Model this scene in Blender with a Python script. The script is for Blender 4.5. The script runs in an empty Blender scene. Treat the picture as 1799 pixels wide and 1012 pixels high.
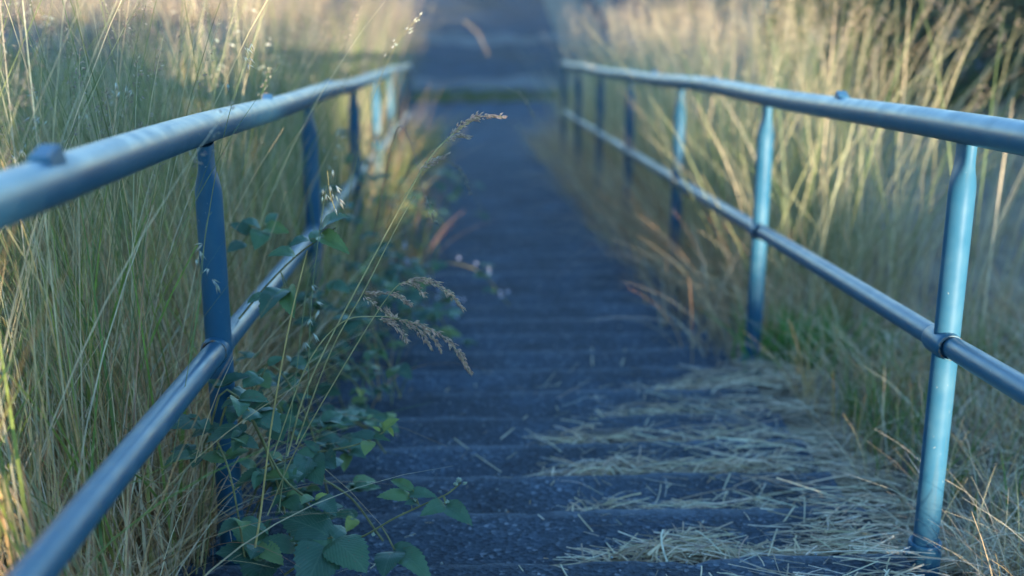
import bpy, bmesh, math, random
import numpy as np
from mathutils import Vector, Matrix

# ------------------------------------------------------------------ camera
R = math.radians
ALPHA = R(8.0)                 # fall of the stairway
TA = math.tan(ALPHA)
CAM_Z = 1.2
F_PX, CX, CY = 2440.0, 899.5, 506.0
PITCH = ALPHA + math.atan((CY - 87) / F_PX)
YAW = math.atan((CX - 810) / F_PX * math.cos(PITCH - ALPHA) / math.cos(ALPHA))
scene = bpy.context.scene
col = scene.collection
cam_d = bpy.data.cameras.new('camera')
cam = bpy.data.objects.new('camera', cam_d)
col.objects.link(cam)
cam.location = (0, 0, CAM_Z)
cam.rotation_euler = (R(90) - PITCH, 0, -YAW)
cam_d.sensor_width = 36.0
cam_d.lens = F_PX / 1799 * 36
cam_d.clip_start = 0.05
cam_d.clip_end = 2000
cam_d.dof.use_dof = True
cam_d.dof.focus_distance = 2.95
cam_d.dof.aperture_fstop = 1.7
cam_d.dof.aperture_blades = 9
scene.camera = cam

# ------------------------------------------------------------------ sky, sun, exposure
SUN_E, SUN_A = R(6.5), R(18.0)          # elevation; angle to the right of straight-behind
sun_pos = Vector((math.sin(SUN_A) * math.cos(SUN_E), -math.cos(SUN_A) * math.cos(SUN_E), math.sin(SUN_E)))
world = bpy.data.worlds.new('World')
scene.world = world
world.use_nodes = True
wn = world.node_tree
wn.nodes.clear()
sky = wn.nodes.new('ShaderNodeTexSky')
sky.sky_type = 'NISHITA'
sky.sun_disc = False
sky.sun_elevation = SUN_E
sky.sun_rotation = math.atan2(sun_pos.x, sun_pos.y)
sky.air_density = 1.0
sky.dust_density = 0.0
sky.ozone_density = 3.7
bg = wn.nodes.new('ShaderNodeBackground')
bg.inputs['Strength'].default_value = 0.15
wo = wn.nodes.new('ShaderNodeOutputWorld')
wn.links.new(sky.outputs[0], bg.inputs[0])
wn.links.new(bg.outputs[0], wo.inputs[0])
sun_d = bpy.data.lights.new('sun', 'SUN')
sun_d.energy = 3.4
sun_d.angle = R(0.5)
sun_d.color = (1.0, 0.89, 0.72)
sun = bpy.data.objects.new('sun', sun_d)
col.objects.link(sun)
sun.rotation_euler = (-sun_pos).to_track_quat('-Z', 'Y').to_euler()
sun.location = (6, -8, 6)
scene.view_settings.view_transform = 'Standard'
scene.view_settings.look = 'None'
scene.view_settings.exposure = 2.68
scene.view_settings.gamma = 1.0
scene.render.engine = 'CYCLES'
scene.cycles.use_denoising = True
scene.cycles.max_bounces = 6
scene.cycles.transparent_max_bounces = 8
scene.cycles.caustics_reflective = False
scene.cycles.caustics_refractive = False

LENS_VEIL = 0.0007  # density of the added lens-glow volume
rng = np.random.default_rng(7)
random.seed(7)

# ------------------------------------------------------------------ helpers
bpy.context.view_layer.update()
CM = cam.matrix_world.copy()
C_R, C_U, C_F = CM.col[0].to_3d(), CM.col[1].to_3d(), -CM.col[2].to_3d()
C_O = CM.translation.copy()


def W(px, py, Z):
    """point at photo pixel (px, py) at depth Z metres"""
    return C_O + C_F * Z + C_R * ((px - CX) / F_PX * Z) + C_U * ((CY - py) / F_PX * Z)


def on_slope(px, py, lift=0.0):
    d = W(px, py, 1.0) - C_O
    t = (lift - CAM_Z) / (d.z + d.y * TA)
    return C_O + d * t


LOW_Y, LOW_Z = 17.6, -17.6 * TA


def slope_z(y):
    y = np.asarray(y, float)
    z = -TA * np.clip(y, 0.0, None)
    k = 1.2
    return np.where(y > LOW_Y, LOW_Z, z)


def ground_z(x, y):
    x = np.asarray(x, float); y = np.asarray(y, float)
    z = slope_z(y)
    side = np.clip((np.maximum(x - 1.25, -0.75 - x)) / 0.6, 0, 1)
    bump = 0.03 * np.sin(1.7 * x + 0.6 * y) + 0.025 * np.sin(2.3 * y - 1.1 * x) + 0.02 * np.sin(5 * x + 3 * y)
    z = z + bump * side * np.clip(1.3 - np.abs(y - 8) / 30, 0.3, 1)
    z = z + 0.12 * side * np.clip((-x - 1.2) / 2, 0, 1) * (y < LOW_Y)
    z = z - 0.09 * np.clip((4.9 - y) / 1.2, 0, 1) * (x > 1.0)
    inside = (x > -0.78) & (x < 1.03) & (y < LOW_Y + .5)
    return np.where(inside, z - 0.16, z)


def tag(o, label=None, cat=None, group=None, kind=None):
    if label: o['label'] = label
    if cat: o['category'] = cat
    if group: o['group'] = group
    if kind: o['kind'] = kind
    return o


def link(name, me, mat=None, parent=None, smooth=False):
    o = bpy.data.objects.new(name, me)
    col.objects.link(o)
    if mat is not None and len(me.materials) == 0:
        me.materials.append(mat)
    if smooth:
        me.polygons.foreach_set('use_smooth', [True] * len(me.polygons))
    if parent is not None:
        o.parent = parent
        o.matrix_parent_inverse = Matrix.Identity(4)
    return o


def empty(name, loc=(0, 0, 0)):
    o = bpy.data.objects.new(name, None)
    o.empty_display_size = 0.1
    o.location = loc
    col.objects.link(o)
    return o


def np_mesh(name, verts, faces, tint=None, smooth=False):
    """verts (n,3); faces (m,k) with k 3 or 4"""
    me = bpy.data.meshes.new(name)
    verts = np.asarray(verts, np.float32); faces = np.asarray(faces, np.int32)
    m, k = faces.shape
    me.vertices.add(len(verts)); me.vertices.foreach_set('co', verts.ravel())
    me.loops.add(m * k); me.loops.foreach_set('vertex_index', faces.ravel())
    me.polygons.add(m)
    me.polygons.foreach_set('loop_start', np.arange(m, dtype=np.int32) * k)
    me.polygons.foreach_set('loop_total', np.full(m, k, np.int32))
    if smooth:
        me.polygons.foreach_set('use_smooth', np.ones(m, bool))
    me.update(calc_edges=True)
    if tint is not None:
        a = me.attributes.new('tint', 'FLOAT_COLOR', 'POINT')
        t = np.ones((len(verts), 4), np.float32); t[:, :3] = tint
        a.data.foreach_set('color', t.ravel())
    return me


def smoothpath(pts, n):
    """Catmull-Rom through pts, n samples"""
    P = [Vector(p) for p in pts]
    P = [P[0] * 2 - P[1]] + P + [P[-1] * 2 - P[-2]]
    segs = len(P) - 3
    out = []
    for i in range(n):
        t = i / (n - 1) * segs
        k = min(int(t), segs - 1); f = t - k
        a, b, c, d = P[k:k + 4]
        out.append(0.5 * ((2 * b) + (c - a) * f + (2 * a - 5 * b + 4 * c - d) * f * f + (3 * b - a - 3 * c + d) * f ** 3))
    return out


def tube(pts, radii, sides=12, cap=True, start=0):
    """verts, quads of a tube along pts"""
    pts = [Vector(p) for p in pts]
    n = len(pts)
    V, Fc = [], []
    ref = Vector((0, 0, 1)) if abs((pts[-1] - pts[0]).normalized().z) < 0.8 else Vector((1, 0, 0))
    for i, p in enumerate(pts):
        d = (pts[min(i + 1, n - 1)] - pts[max(i - 1, 0)]).normalized()
        a = d.cross(ref).normalized(); b = a.cross(d)
        r = radii[i] if hasattr(radii, '__len__') else radii
        ra, rb = r if hasattr(r, '__len__') else (r, r)
        for s in range(sides):
            th = 2 * math.pi * s / sides
            V.append(p + a * (ra * math.cos(th)) + b * (rb * math.sin(th)))
    for i in range(n - 1):
        for s in range(sides):
            s2 = (s + 1) % sides
            Fc.append([start + i * sides + s, start + i * sides + s2, start + (i + 1) * sides + s2, start + (i + 1) * sides + s])
    if cap:
        for ring, rev in ((0, True), (n - 1, False)):
            c = len(V); V.append(pts[ring].copy())
            for s in range(sides):
                s2 = (s + 1) % sides
                q = [start + ring * sides + s, start + ring * sides + s2, start + c]
                Fc.append(q[::-1] if not rev else q)
    return V, Fc


def tube_mesh(name, pts, radii, sides=12, cap=True):
    V, Fc = tube(pts, radii, sides, cap)
    me = bpy.data.meshes.new(name)
    me.from_pydata([tuple(v) for v in V], [], Fc)
    me.polygons.foreach_set('use_smooth', [True] * len(me.polygons))
    me.update()
    return me


# ------------------------------------------------------------------ materials
def new_mat(name):
    m = bpy.data.materials.new(name)
    m.use_nodes = True
    nt = m.node_tree
    nt.nodes.clear()
    out = nt.nodes.new('ShaderNodeOutputMaterial')
    return m, nt, out


def N(nt, typ, **kw):
    n = nt.nodes.new('ShaderNode' + typ)
    for k, v in kw.items():
        if k.startswith('i_'):
            n.inputs[k[2:].replace('_', ' ')].default_value = v
        else:
            setattr(n, k, v)
    return n


def ramp(nt, fac, stops):
    r = nt.nodes.new('ShaderNodeValToRGB')
    e = r.color_ramp.elements
    while len(e) < len(stops):
        e.new(0.5)
    for i, (p, c) in enumerate(stops):
        e[i].position = p
        e[i].color = (*c, 1) if len(c) == 3 else c
    nt.links.new(fac, r.inputs[0])
    return r


def mix(nt, fac, a, b, blend='MIX'):
    m = nt.nodes.new('ShaderNodeMix')
    m.data_type = 'RGBA'
    m.blend_type = blend
    for sock, val in ((0, fac), (6, a), (7, b)):
        if hasattr(val, 'links') or hasattr(val, 'is_linked'):
            nt.links.new(val, m.inputs[sock])
        else:
            m.inputs[sock].default_value = val if sock == 0 else ((*val, 1) if len(val) == 3 else val)
    return m.outputs[2]


def foliage_mat(name, base=None, rough=0.55, trans=0.35, spec=0.3, noise=0.25, use_tint=True):
    m, nt, out = new_mat(name)
    if use_tint:
        at = N(nt, 'Attribute', attribute_name='tint')
        c = at.outputs['Color']
    else:
        rgb = N(nt, 'RGB'); rgb.outputs[0].default_value = (*base, 1); c = rgb.outputs[0]
    geo = N(nt, 'NewGeometry')
    nz = N(nt, 'TexNoise'); nz.inputs['Scale'].default_value = 40; nz.inputs['Detail'].default_value = 2
    nt.links.new(geo.outputs['Position'], nz.inputs['Vector'])
    r = ramp(nt, nz.outputs['Fac'], [(0.25, (1 - noise,) * 3), (0.75, (1 + noise,) * 3)])
    c = mix(nt, 1.0, c, r.outputs[0], 'MULTIPLY')
    p = N(nt, 'BsdfPrincipled')
    p.inputs['Roughness'].default_value = rough
    p.inputs['Specular IOR Level'].default_value = spec
    nt.links.new(c, p.inputs['Base Color'])
    t = N(nt, 'BsdfTranslucent')
    nt.links.new(c, t.inputs['Color'])
    ms = N(nt, 'MixShader'); ms.inputs[0].default_value = trans
    nt.links.new(p.outputs[0], ms.inputs[1]); nt.links.new(t.outputs[0], ms.inputs[2])
    nt.links.new(ms.outputs[0], out.inputs[0])
    return m


def paint_mat():
    m, nt, out = new_mat('blue_paint')
    geo = N(nt, 'NewGeometry')
    n1 = N(nt, 'TexNoise'); n1.inputs['Scale'].default_value = 14; n1.inputs['Detail'].default_value = 6
    n2 = N(nt, 'TexNoise'); n2.inputs['Scale'].default_value = 95; n2.inputs['Detail'].default_value = 3
    n3 = N(nt, 'TexNoise'); n3.inputs['Scale'].default_value = 420
    for n in (n1, n2, n3):
        nt.links.new(geo.outputs['Position'], n.inputs['Vector'])
    base = ramp(nt, n1.outputs['Fac'], [(0.3, (0.017, 0.080, 0.130)), (0.5, (0.024, 0.091, 0.142)), (0.72, (0.038, 0.107, 0.150))])
    chip = ramp(nt, n2.outputs['Fac'], [(0.71, (0, 0, 0)), (0.73, (1, 1, 1))])
    c = mix(nt, chip.outputs[0], base.outputs[0], (0.20, 0.23, 0.23))
    chip2 = ramp(nt, n2.outputs['Fac'], [(0.755, (0, 0, 0)), (0.765, (1, 1, 1))])
    c = mix(nt, chip2.outputs[0], c, (0.13, 0.06, 0.03))
    mp = N(nt, 'Mapping'); mp.inputs['Scale'].default_value = (30, 30, 2.2)
    nt.links.new(geo.outputs['Position'], mp.inputs[0])
    n4 = N(nt, 'TexNoise'); n4.inputs['Scale'].default_value = 1.4; n4.inputs['Detail'].default_value = 5
    nt.links.new(mp.outputs[0], n4.inputs['Vector'])
    gr = ramp(nt, n4.outputs['Fac'], [(0.62, (0, 0, 0)), (0.80, (0.4, 0.4, 0.4))])
    c = mix(nt, gr.outputs[0], c, (0.085, 0.085, 0.06))
    p = N(nt, 'BsdfPrincipled')
    nt.links.new(c, p.inputs['Base Color'])
    rr = ramp(nt, n1.outputs['Fac'], [(0.3, (0.30,) * 3), (0.7, (0.42,) * 3)])
    nt.links.new(rr.outputs[0], p.inputs['Roughness'])
    p.inputs['Specular IOR Level'].default_value = 0.32
    b = N(nt, 'Bump'); b.inputs['Strength'].default_value = 0.06; b.inputs['Distance'].default_value = 0.002
    nt.links.new(n3.outputs['Fac'], b.inputs['Height'])
    nt.links.new(b.outputs[0], p.inputs['Normal'])
    nt.links.new(p.outputs[0], out.inputs[0])
    return m


def rust_mat():
    m, nt, out = new_mat('rusty_weld')
    geo = N(nt, 'NewGeometry')
    n1 = N(nt, 'TexNoise'); n1.inputs['Scale'].default_value = 60; n1.inputs['Detail'].default_value = 4
    nt.links.new(geo.outputs['Position'], n1.inputs['Vector'])
    base = ramp(nt, n1.outputs['Fac'], [(0.35, (0.04, 0.13, 0.18)), (0.5, (0.10, 0.13, 0.13)), (0.62, (0.16, 0.08, 0.035))])
    p = N(nt, 'BsdfPrincipled'); p.inputs['Roughness'].default_value = 0.7
    nt.links.new(base.outputs[0], p.inputs['Base Color'])
    nt.links.new(p.outputs[0], out.inputs[0])
    return m


def asphalt_mat(name, worn_edge=False, pale=0.0):
    m, nt, out = new_mat(name)
    geo = N(nt, 'NewGeometry')
    oi = N(nt, 'ObjectInfo')
    big = N(nt, 'TexNoise'); big.inputs['Scale'].default_value = 3.5; big.inputs['Detail'].default_value = 5
    vor = N(nt, 'TexVoronoi'); vor.inputs['Scale'].default_value = 95
    fine = N(nt, 'TexNoise'); fine.inputs['Scale'].default_value = 260; fine.inputs['Detail'].default_value = 3
    for n in (big, vor, fine):
        nt.links.new(geo.outputs['Position'], n.inputs['Vector'])
    stone = ramp(nt, vor.outputs['Color'], [(0.0, (0.009, 0.017, 0.028)), (0.5, (0.026, 0.043, 0.063)), (0.82, (0.052, 0.075, 0.10)), (0.94, (0.17, 0.19, 0.21))])
    tone = ramp(nt, big.outputs['Fac'], [(0.3, (0.65,) * 3), (0.52, (1.0,) * 3), (0.72, (1.55,) * 3)])
    c = mix(nt, 1.0, stone.outputs[0], tone.outputs[0], 'MULTIPLY')
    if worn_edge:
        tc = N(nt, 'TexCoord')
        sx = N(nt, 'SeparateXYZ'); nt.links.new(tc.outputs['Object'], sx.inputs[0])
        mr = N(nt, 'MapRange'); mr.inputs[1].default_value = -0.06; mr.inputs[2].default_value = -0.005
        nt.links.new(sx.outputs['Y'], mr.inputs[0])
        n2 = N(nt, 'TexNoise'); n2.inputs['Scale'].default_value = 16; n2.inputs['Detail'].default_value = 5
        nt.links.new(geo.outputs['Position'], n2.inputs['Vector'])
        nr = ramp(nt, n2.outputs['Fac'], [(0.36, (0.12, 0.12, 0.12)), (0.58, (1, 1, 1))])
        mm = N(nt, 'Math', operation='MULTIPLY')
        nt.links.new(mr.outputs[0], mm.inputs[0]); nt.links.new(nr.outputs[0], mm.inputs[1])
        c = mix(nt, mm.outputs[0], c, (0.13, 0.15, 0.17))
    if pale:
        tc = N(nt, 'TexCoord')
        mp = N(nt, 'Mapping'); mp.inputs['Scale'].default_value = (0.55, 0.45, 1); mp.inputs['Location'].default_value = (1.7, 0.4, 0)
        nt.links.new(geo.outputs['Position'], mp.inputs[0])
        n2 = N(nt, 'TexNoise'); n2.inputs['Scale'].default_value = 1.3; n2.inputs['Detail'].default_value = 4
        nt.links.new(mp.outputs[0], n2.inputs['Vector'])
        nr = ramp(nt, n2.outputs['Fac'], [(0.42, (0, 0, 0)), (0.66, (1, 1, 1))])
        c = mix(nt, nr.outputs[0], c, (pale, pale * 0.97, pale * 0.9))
    p = N(nt, 'BsdfPrincipled'); p.inputs['Roughness'].default_value = 0.85
    p.inputs['Specular IOR Level'].default_value = 0.1 if pale else 0.35
    nt.links.new(c, p.inputs['Base Color'])
    b = N(nt, 'Bump'); b.inputs['Strength'].default_value = 0.9; b.inputs['Distance'].default_value = 0.005
    hm = N(nt, 'Math', operation='ADD')
    nt.links.new(vor.outputs['Distance'], hm.inputs[0]); nt.links.new(fine.outputs['Fac'], hm.inputs[1])
    nt.links.new(hm.outputs[0], b.inputs['Height'])
    nt.links.new(b.outputs[0], p.inputs['Normal'])
    nt.links.new(p.outputs[0], out.inputs[0])
    return m


def soil_mat(name, cols, scale=2.0):
    m, nt, out = new_mat(name)
    geo = N(nt, 'NewGeometry')
    a = N(nt, 'TexNoise'); a.inputs['Scale'].default_value = scale; a.inputs['Detail'].default_value = 6
    b_ = N(nt, 'TexNoise'); b_.inputs['Scale'].default_value = 60; b_.inputs['Detail'].default_value = 4
    for n in (a, b_):
        nt.links.new(geo.outputs['Position'], n.inputs['Vector'])
    r = ramp(nt, a.outputs['Fac'], [(0.3, cols[0]), (0.5, cols[1]), (0.7, cols[2])])
    f = ramp(nt, b_.outputs['Fac'], [(0.3, (0.6,) * 3), (0.7, (1.3,) * 3)])
    c = mix(nt, 1.0, r.outputs[0], f.outputs[0], 'MULTIPLY')
    p = N(nt, 'BsdfPrincipled'); p.inputs['Roughness'].default_value = 0.95
    nt.links.new(c, p.inputs['Base Color'])
    bm = N(nt, 'Bump'); bm.inputs['Strength'].default_value = 0.8; bm.inputs['Distance'].default_value = 0.02
    nt.links.new(b_.outputs['Fac'], bm.inputs['Height']); nt.links.new(bm.outputs[0], p.inputs['Normal'])
    nt.links.new(p.outputs[0], out.inputs[0])
    return m


def leaf_mat(name, col_a, col_b, rough=0.42, trans=0.2):
    """leaf with paler side veins; uses the leaf's own UV (u across, v along)"""
    m, nt, out = new_mat(name)
    oi = N(nt, 'ObjectInfo')
    geo = N(nt, 'NewGeometry')
    n1 = N(nt, 'TexNoise'); n1.inputs['Scale'].default_value = 45; n1.inputs['Detail'].default_value = 4
    nt.links.new(geo.outputs['Position'], n1.inputs['Vector'])
    c = mix(nt, n1.outputs['Fac'], col_a, col_b)
    rr = ramp(nt, oi.outputs['Random'], [(0.0, (0.6, 0.7, 0.8)), (0.5, (1.0, 1.0, 1.0)), (0.85, (1.35, 1.2, 0.9)), (1.0, (2.3, 1.55, 0.8))])
    c = mix(nt, 1.0, c, rr.outputs[0], 'MULTIPLY')
    n5 = N(nt, 'TexNoise'); n5.inputs['Scale'].default_value = 130
    nt.links.new(geo.outputs['Position'], n5.inputs['Vector'])
    sp_ = ramp(nt, n5.outputs['Fac'], [(0.68, (0, 0, 0)), (0.74, (1, 1, 1))])
    c = mix(nt, sp_.outputs[0], c, (0.16, 0.10, 0.05))
    uv = N(nt, 'UVMap')
    s = N(nt, 'SeparateXYZ'); nt.links.new(uv.outputs[0], s.inputs[0])
    ab = N(nt, 'Math', operation='ABSOLUTE'); nt.links.new(s.outputs['X'], ab.inputs[0])
    mid = ramp(nt, ab.outputs[0], [(0.015, (1, 1, 1)), (0.05, (0, 0, 0))])
    sub = N(nt, 'Math', operation='SUBTRACT'); nt.links.new(s.outputs['Y'], sub.inputs[0])
    mu = N(nt, 'Math', operation='MULTIPLY'); mu.inputs[1].default_value = 0.75; nt.links.new(ab.outputs[0], mu.inputs[0])
    nt.links.new(mu.outputs[0], sub.inputs[1])
    fr = N(nt, 'Math', operation='MULTIPLY'); fr.inputs[1].default_value = 9.0; nt.links.new(sub.outputs[0], fr.inputs[0])
    pp = N(nt, 'Math', operation='PINGPONG'); pp.inputs[1].default_value = 0.5; nt.links.new(fr.outputs[0], pp.inputs[0])
    vein = ramp(nt, pp.outputs[0], [(0.02, (1, 1, 1)), (0.12, (0, 0, 0))])
    mx = N(nt, 'Math', operation='MAXIMUM'); nt.links.new(mid.outputs[0], mx.inputs[0]); nt.links.new(vein.outputs[0], mx.inputs[1])
    ml = N(nt, 'Math', operation='MULTIPLY'); ml.inputs[1].default_value = 0.22; nt.links.new(mx.outputs[0], ml.inputs[0])
    pale = mix(nt, 0.5, col_b, (0.3, 0.36, 0.2))
    c = mix(nt, ml.outputs[0], c, pale)
    p = N(nt, 'BsdfPrincipled'); p.inputs['Roughness'].default_value = rough
    p.inputs['Specular IOR Level'].default_value = 0.5
    nt.links.new(c, p.inputs['Base Color'])
    b = N(nt, 'Bump'); b.inputs['Strength'].default_value = 0.3; b.inputs['Distance'].default_value = 0.003
    nt.links.new(pp.outputs[0], b.inputs['Height']); nt.links.new(b.outputs[0], p.inputs['Normal'])
    t = N(nt, 'BsdfTranslucent'); nt.links.new(c, t.inputs['Color'])
    ms = N(nt, 'MixShader'); ms.inputs[0].default_value = trans
    nt.links.new(p.outputs[0], ms.inputs[1]); nt.links.new(t.outputs[0], ms.inputs[2])
    nt.links.new(ms.outputs[0], out.inputs[0])
    return m


M = {
    'paint': paint_mat(),
    'weld': rust_mat(),
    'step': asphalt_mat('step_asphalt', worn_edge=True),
    'path': asphalt_mat('path_asphalt'),
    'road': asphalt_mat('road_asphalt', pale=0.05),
    'ground': soil_mat('dry_ground', [(0.10, 0.075, 0.05), (0.17, 0.13, 0.085), (0.24, 0.19, 0.12)]),
    'field': soil_mat('dry_field', [(0.26, 0.21, 0.15), (0.34, 0.28, 0.2), (0.40, 0.34, 0.26)], 0.5),
    'sun_band': soil_mat('sun_band', [(0.05, 0.053, 0.056), (0.09, 0.09, 0.09), (0.15, 0.145, 0.14)], 1.6),  # pale tone for the sunlight painted across the road
    'grass': foliage_mat('grass_blades', trans=0.32),
    'seed': foliage_mat('seed_heads', rough=0.7, trans=0.25, spec=0.15),
    'straw': foliage_mat('straw', rough=0.6, trans=0.15, spec=0.3),
    'bramble': leaf_mat('bramble_leaf', (0.042, 0.105, 0.052), (0.078, 0.160, 0.075)),
    'young': leaf_mat('young_leaf', (0.16, 0.24, 0.06), (0.26, 0.32, 0.10), 0.5, 0.3),
    'cane': foliage_mat('cane', base=(0.20, 0.17, 0.06), use_tint=False, trans=0.0, noise=0.4),
    'bud': foliage_mat('bud', base=(0.42, 0.45, 0.30), use_tint=False, trans=0.1),
    'petal': foliage_mat('petal', base=(0.50, 0.50, 0.58), use_tint=False, trans=0.3, noise=0.1),
    'bush': foliage_mat('bush_leaves', trans=0.25, spec=0.08, rough=0.8),
    'bark': foliage_mat('bark', base=(0.06, 0.05, 0.04), use_tint=False, trans=0.0, noise=0.5),
}

# ------------------------------------------------------------------ setting
# ground sheet
gx = np.unique(np.concatenate([np.linspace(-300, -12, 14), np.linspace(-12, 12, 97), np.linspace(12, 300, 14)]))
gy = np.unique(np.concatenate([np.linspace(-200, -4, 12), np.linspace(-4, 26, 121), np.linspace(26, 500, 24)]))
X, Y = np.meshgrid(gx, gy)
Z = ground_z(X, Y) - 0.004
nx, ny = len(gx), len(gy)
idx = np.arange(nx * ny).reshape(ny, nx)
F = np.stack([idx[:-1, :-1], idx[:-1, 1:], idx[1:, 1:], idx[1:, :-1]], -1).reshape(-1, 4)
g = link('ground', np_mesh('ground', np.stack([X, Y, Z], -1).reshape(-1, 3), F, smooth=True), M['ground'])
tag(g, kind='structure')


def sheet(name, x0, x1, y0, y1, z, mat, n=24, wob=0.12, seed=0):
    r = np.random.default_rng(seed)
    xs = np.linspace(x0, x1, n); V = []
    top = r.normal(0, wob, n); bot = r.normal(0, wob, n)
    for x, t, b in zip(xs, top, bot):
        V += [(x, y0 + b, z), (x, y1 + t, z)]
    Fq = [(2 * i, 2 * i + 2, 2 * i + 3, 2 * i + 1) for i in range(n - 1)]
    o = link(name, np_mesh(name, V, Fq), mat)
    tag(o, kind='structure')
    return o


sheet('path', -0.9, 1.35, LOW_Y - 0.2, 20.6, LOW_Z + 0.006, M['path'], 12, 0.03, 1)
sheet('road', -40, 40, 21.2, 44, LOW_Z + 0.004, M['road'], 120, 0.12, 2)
sheet('sun_band_near', -6, 7, 21.35, 22.9, LOW_Z + 0.012, M['sun_band'], 40, 0.30, 5)  # pale sheet paints a band of sunlight on the road
sheet('sun_band_far', -5, 3.5, 26.8, 28.3, LOW_Z + 0.012, M['sun_band'], 34, 0.35, 6)  # farther band of sunlight, painted as a pale sheet
sheet('field', -80, 80, 44.5, 130, LOW_Z + 0.010, M['field'], 120, 0.25, 3)

# stairway: every step a slab of its own
TREAD = 0.327
y_first = on_slope(900, 978).y
k0 = int(y_first / TREAD) - 1
step_ys = [y_first + (k - 3) * TREAD for k in range(0, 60)]
step_ys = [y for y in step_ys if 1.2 < y < LOW_Y - 0.15]
stairs = tag(empty('stairway', (0, 0, 0)), kind='structure')


def step_mesh(seed):
    r = np.random.default_rng(seed)
    n = 40
    xs = np.linspace(-0.76, 1.04, n)
    wob = np.cumsum(r.normal(0, 0.0042, n)); wob -= np.linspace(wob[0], wob[-1], n)
    wob += r.normal(0, 0.0025, n)
    dip = np.cumsum(r.normal(0, 0.0012, n)); dip -= np.linspace(dip[0], dip[-1], n)
    chip = np.clip(r.normal(-0.7, 1.0, n), 0, 2) * 0.012
    prof = [(-TREAD - 0.04, 0.002), (-0.22, 0.0), (-0.10, 0.001), (-0.03, 0.001), (-0.014, -0.0015), (-0.005, -0.006), (0.0, -0.014), (0.0, -0.12)]
    V = []
    for i, x in enumerate(xs):
        for j, (py, pz) in enumerate(prof):
            e = 1.0 if j >= 3 else 0.0
            V.append((x, py + e * (wob[i] - chip[i]), pz + dip[i] * (0.6 if j < 7 else 0) + (r.normal(0, 0.0009) if j < 4 else 0)))
    m = len(prof)
    Fq = [(i * m + j, (i + 1) * m + j, (i + 1) * m + j + 1, i * m + j + 1) for i in range(n - 1) for j in range(m - 1)]
    return np_mesh('step', V, Fq, smooth=True)


step_meshes = [step_mesh(100 + i) for i in range(12)]
for i, y in enumerate(step_ys):
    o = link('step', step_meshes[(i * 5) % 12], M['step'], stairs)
    o.location = (0, y + random.uniform(-.010, .010), -y * TA + random.uniform(-.003, .003))
    o.rotation_euler = (0, random.uniform(-.0025, .0025), random.uniform(-.009, .009))

# ------------------------------------------------------------------ handrails
RAIL_T, RAIL_M = 1.026, 0.522
XR, XL = 1.106, -0.5625


def rail_point(x, y, h):
    return Vector((x, y, h - y * TA))


def post_mesh(name, h, r=0.030, lean=(0, 0)):
    """upright tube, crushed flat and narrowed at its head"""
    sides = 28
    rings = [(0.0, r, r), (h * 0.4, r, r), (h - 0.135, r, r), (h - 0.118, r * 1.005, r), (h - 0.098, r * 0.97, r * 1.03), (h - 0.078, r * 0.84, r * 1.1),
             (h - 0.060, r * 0.66, r * 1.18), (h - 0.045, r * 0.55, r * 1.22), (h - 0.03, r * 0.52, r * 1.24), (h + 0.004, r * 0.56, r * 1.25)]
    V, Fq = [], []
    for z, a, b in rings:
        fl = min(1, max(0, (r - a) / (r * 0.48)))
        for s in range(sides):
            th = 2 * math.pi * s / sides
            c_, s_ = math.cos(th), math.sin(th)
            e = 1 - 0.55 * fl          # squarer outline where crushed
            xx = a * math.copysign(abs(c_) ** e, c_); yy = b * math.copysign(abs(s_) ** (1 - 0.1 * fl), s_)
            V.append((xx + lean[0] * z, yy + lean[1] * z, z))
    for i in range(len(rings) - 1):
        for s in range(sides):
            s2 = (s + 1) % sides
            Fq.append((i * sides + s, i * sides + s2, (i + 1) * sides + s2, (i + 1) * sides + s))
    return np_mesh(name, V, Fq, smooth=True)


def collar_mesh():
    prof = [(0.0305, 0.125), (0.036, 0.128), (0.0395, 0.125), (0.040, 0.119), (0.040, -0.10)]
    sides = 28
    V = [(r_ * math.cos(2 * math.pi * s / sides), r_ * math.sin(2 * math.pi * s / sides), z) for r_, z in prof for s in range(sides)]
    Fq = [(i * sides + s, (i + 1) * sides + s, (i + 1) * sides + (s + 1) % sides, i * sides + (s + 1) % sides) for i in range(len(prof) - 1) for s in range(sides)]
    return np_mesh('collar', V, Fq, smooth=True)


def bolt_mesh():
    V, Fc = tube([(0, 0, 0), (0, 0, 0.012)], 0.011, 6)
    me = bpy.data.meshes.new('bolt'); me.from_pydata([tuple(v) for v in V], [], Fc); return me


def plate_mesh():
    """small wedge-shaped lug welded on top of the rail"""
    w, l, h = 0.019, 0.036, 0.014
    V = [(-w, -l, -0.012), (w, -l, -0.012), (w, l, -0.012), (-w, l, -0.012),
         (-w * 0.85, -l * 0.85, h * 0.25), (w * 0.85, -l * 0.85, h * 0.25), (w * 0.8, l * 0.6, h * 1.3), (-w * 0.8, l * 0.6, h * 1.3)]
    Fq = [(0, 3, 2, 1), (4, 5, 6, 7), (0, 1, 5, 4), (1, 2, 6, 5), (2, 3, 7, 6), (3, 0, 4, 7)]
    bm = bmesh.new()
    vs = [bm.verts.new(v) for v in V]
    for f in Fq: bm.faces.new([vs[i] for i in f])
    bmesh.ops.bevel(bm, geom=bm.edges[:], offset=0.0025, segments=2, affect='EDGES')
    me = bpy.data.meshes.new('lug'); bm.to_mesh(me); bm.free()
    return me


def weld_mesh():
    """thin uneven bead round the joint of rail and post"""
    r_ = random.Random(5)
    pts = []
    n = 40
    for i in range(n + 1):
        th = 2 * math.pi * i / n
        # saddle curve: cylinder (rail radius .026) meeting post radius .030
        x, z = 0.0275 * math.cos(th), 0.0275 * math.sin(th)
        y = -0.0515
        pts.append((x - 0.004, y, z + 0.0072))
    return tube_mesh('weld_bead', pts, [0.0022 + 0.0012 * r_.random() for _ in pts], 6, False)


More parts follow.
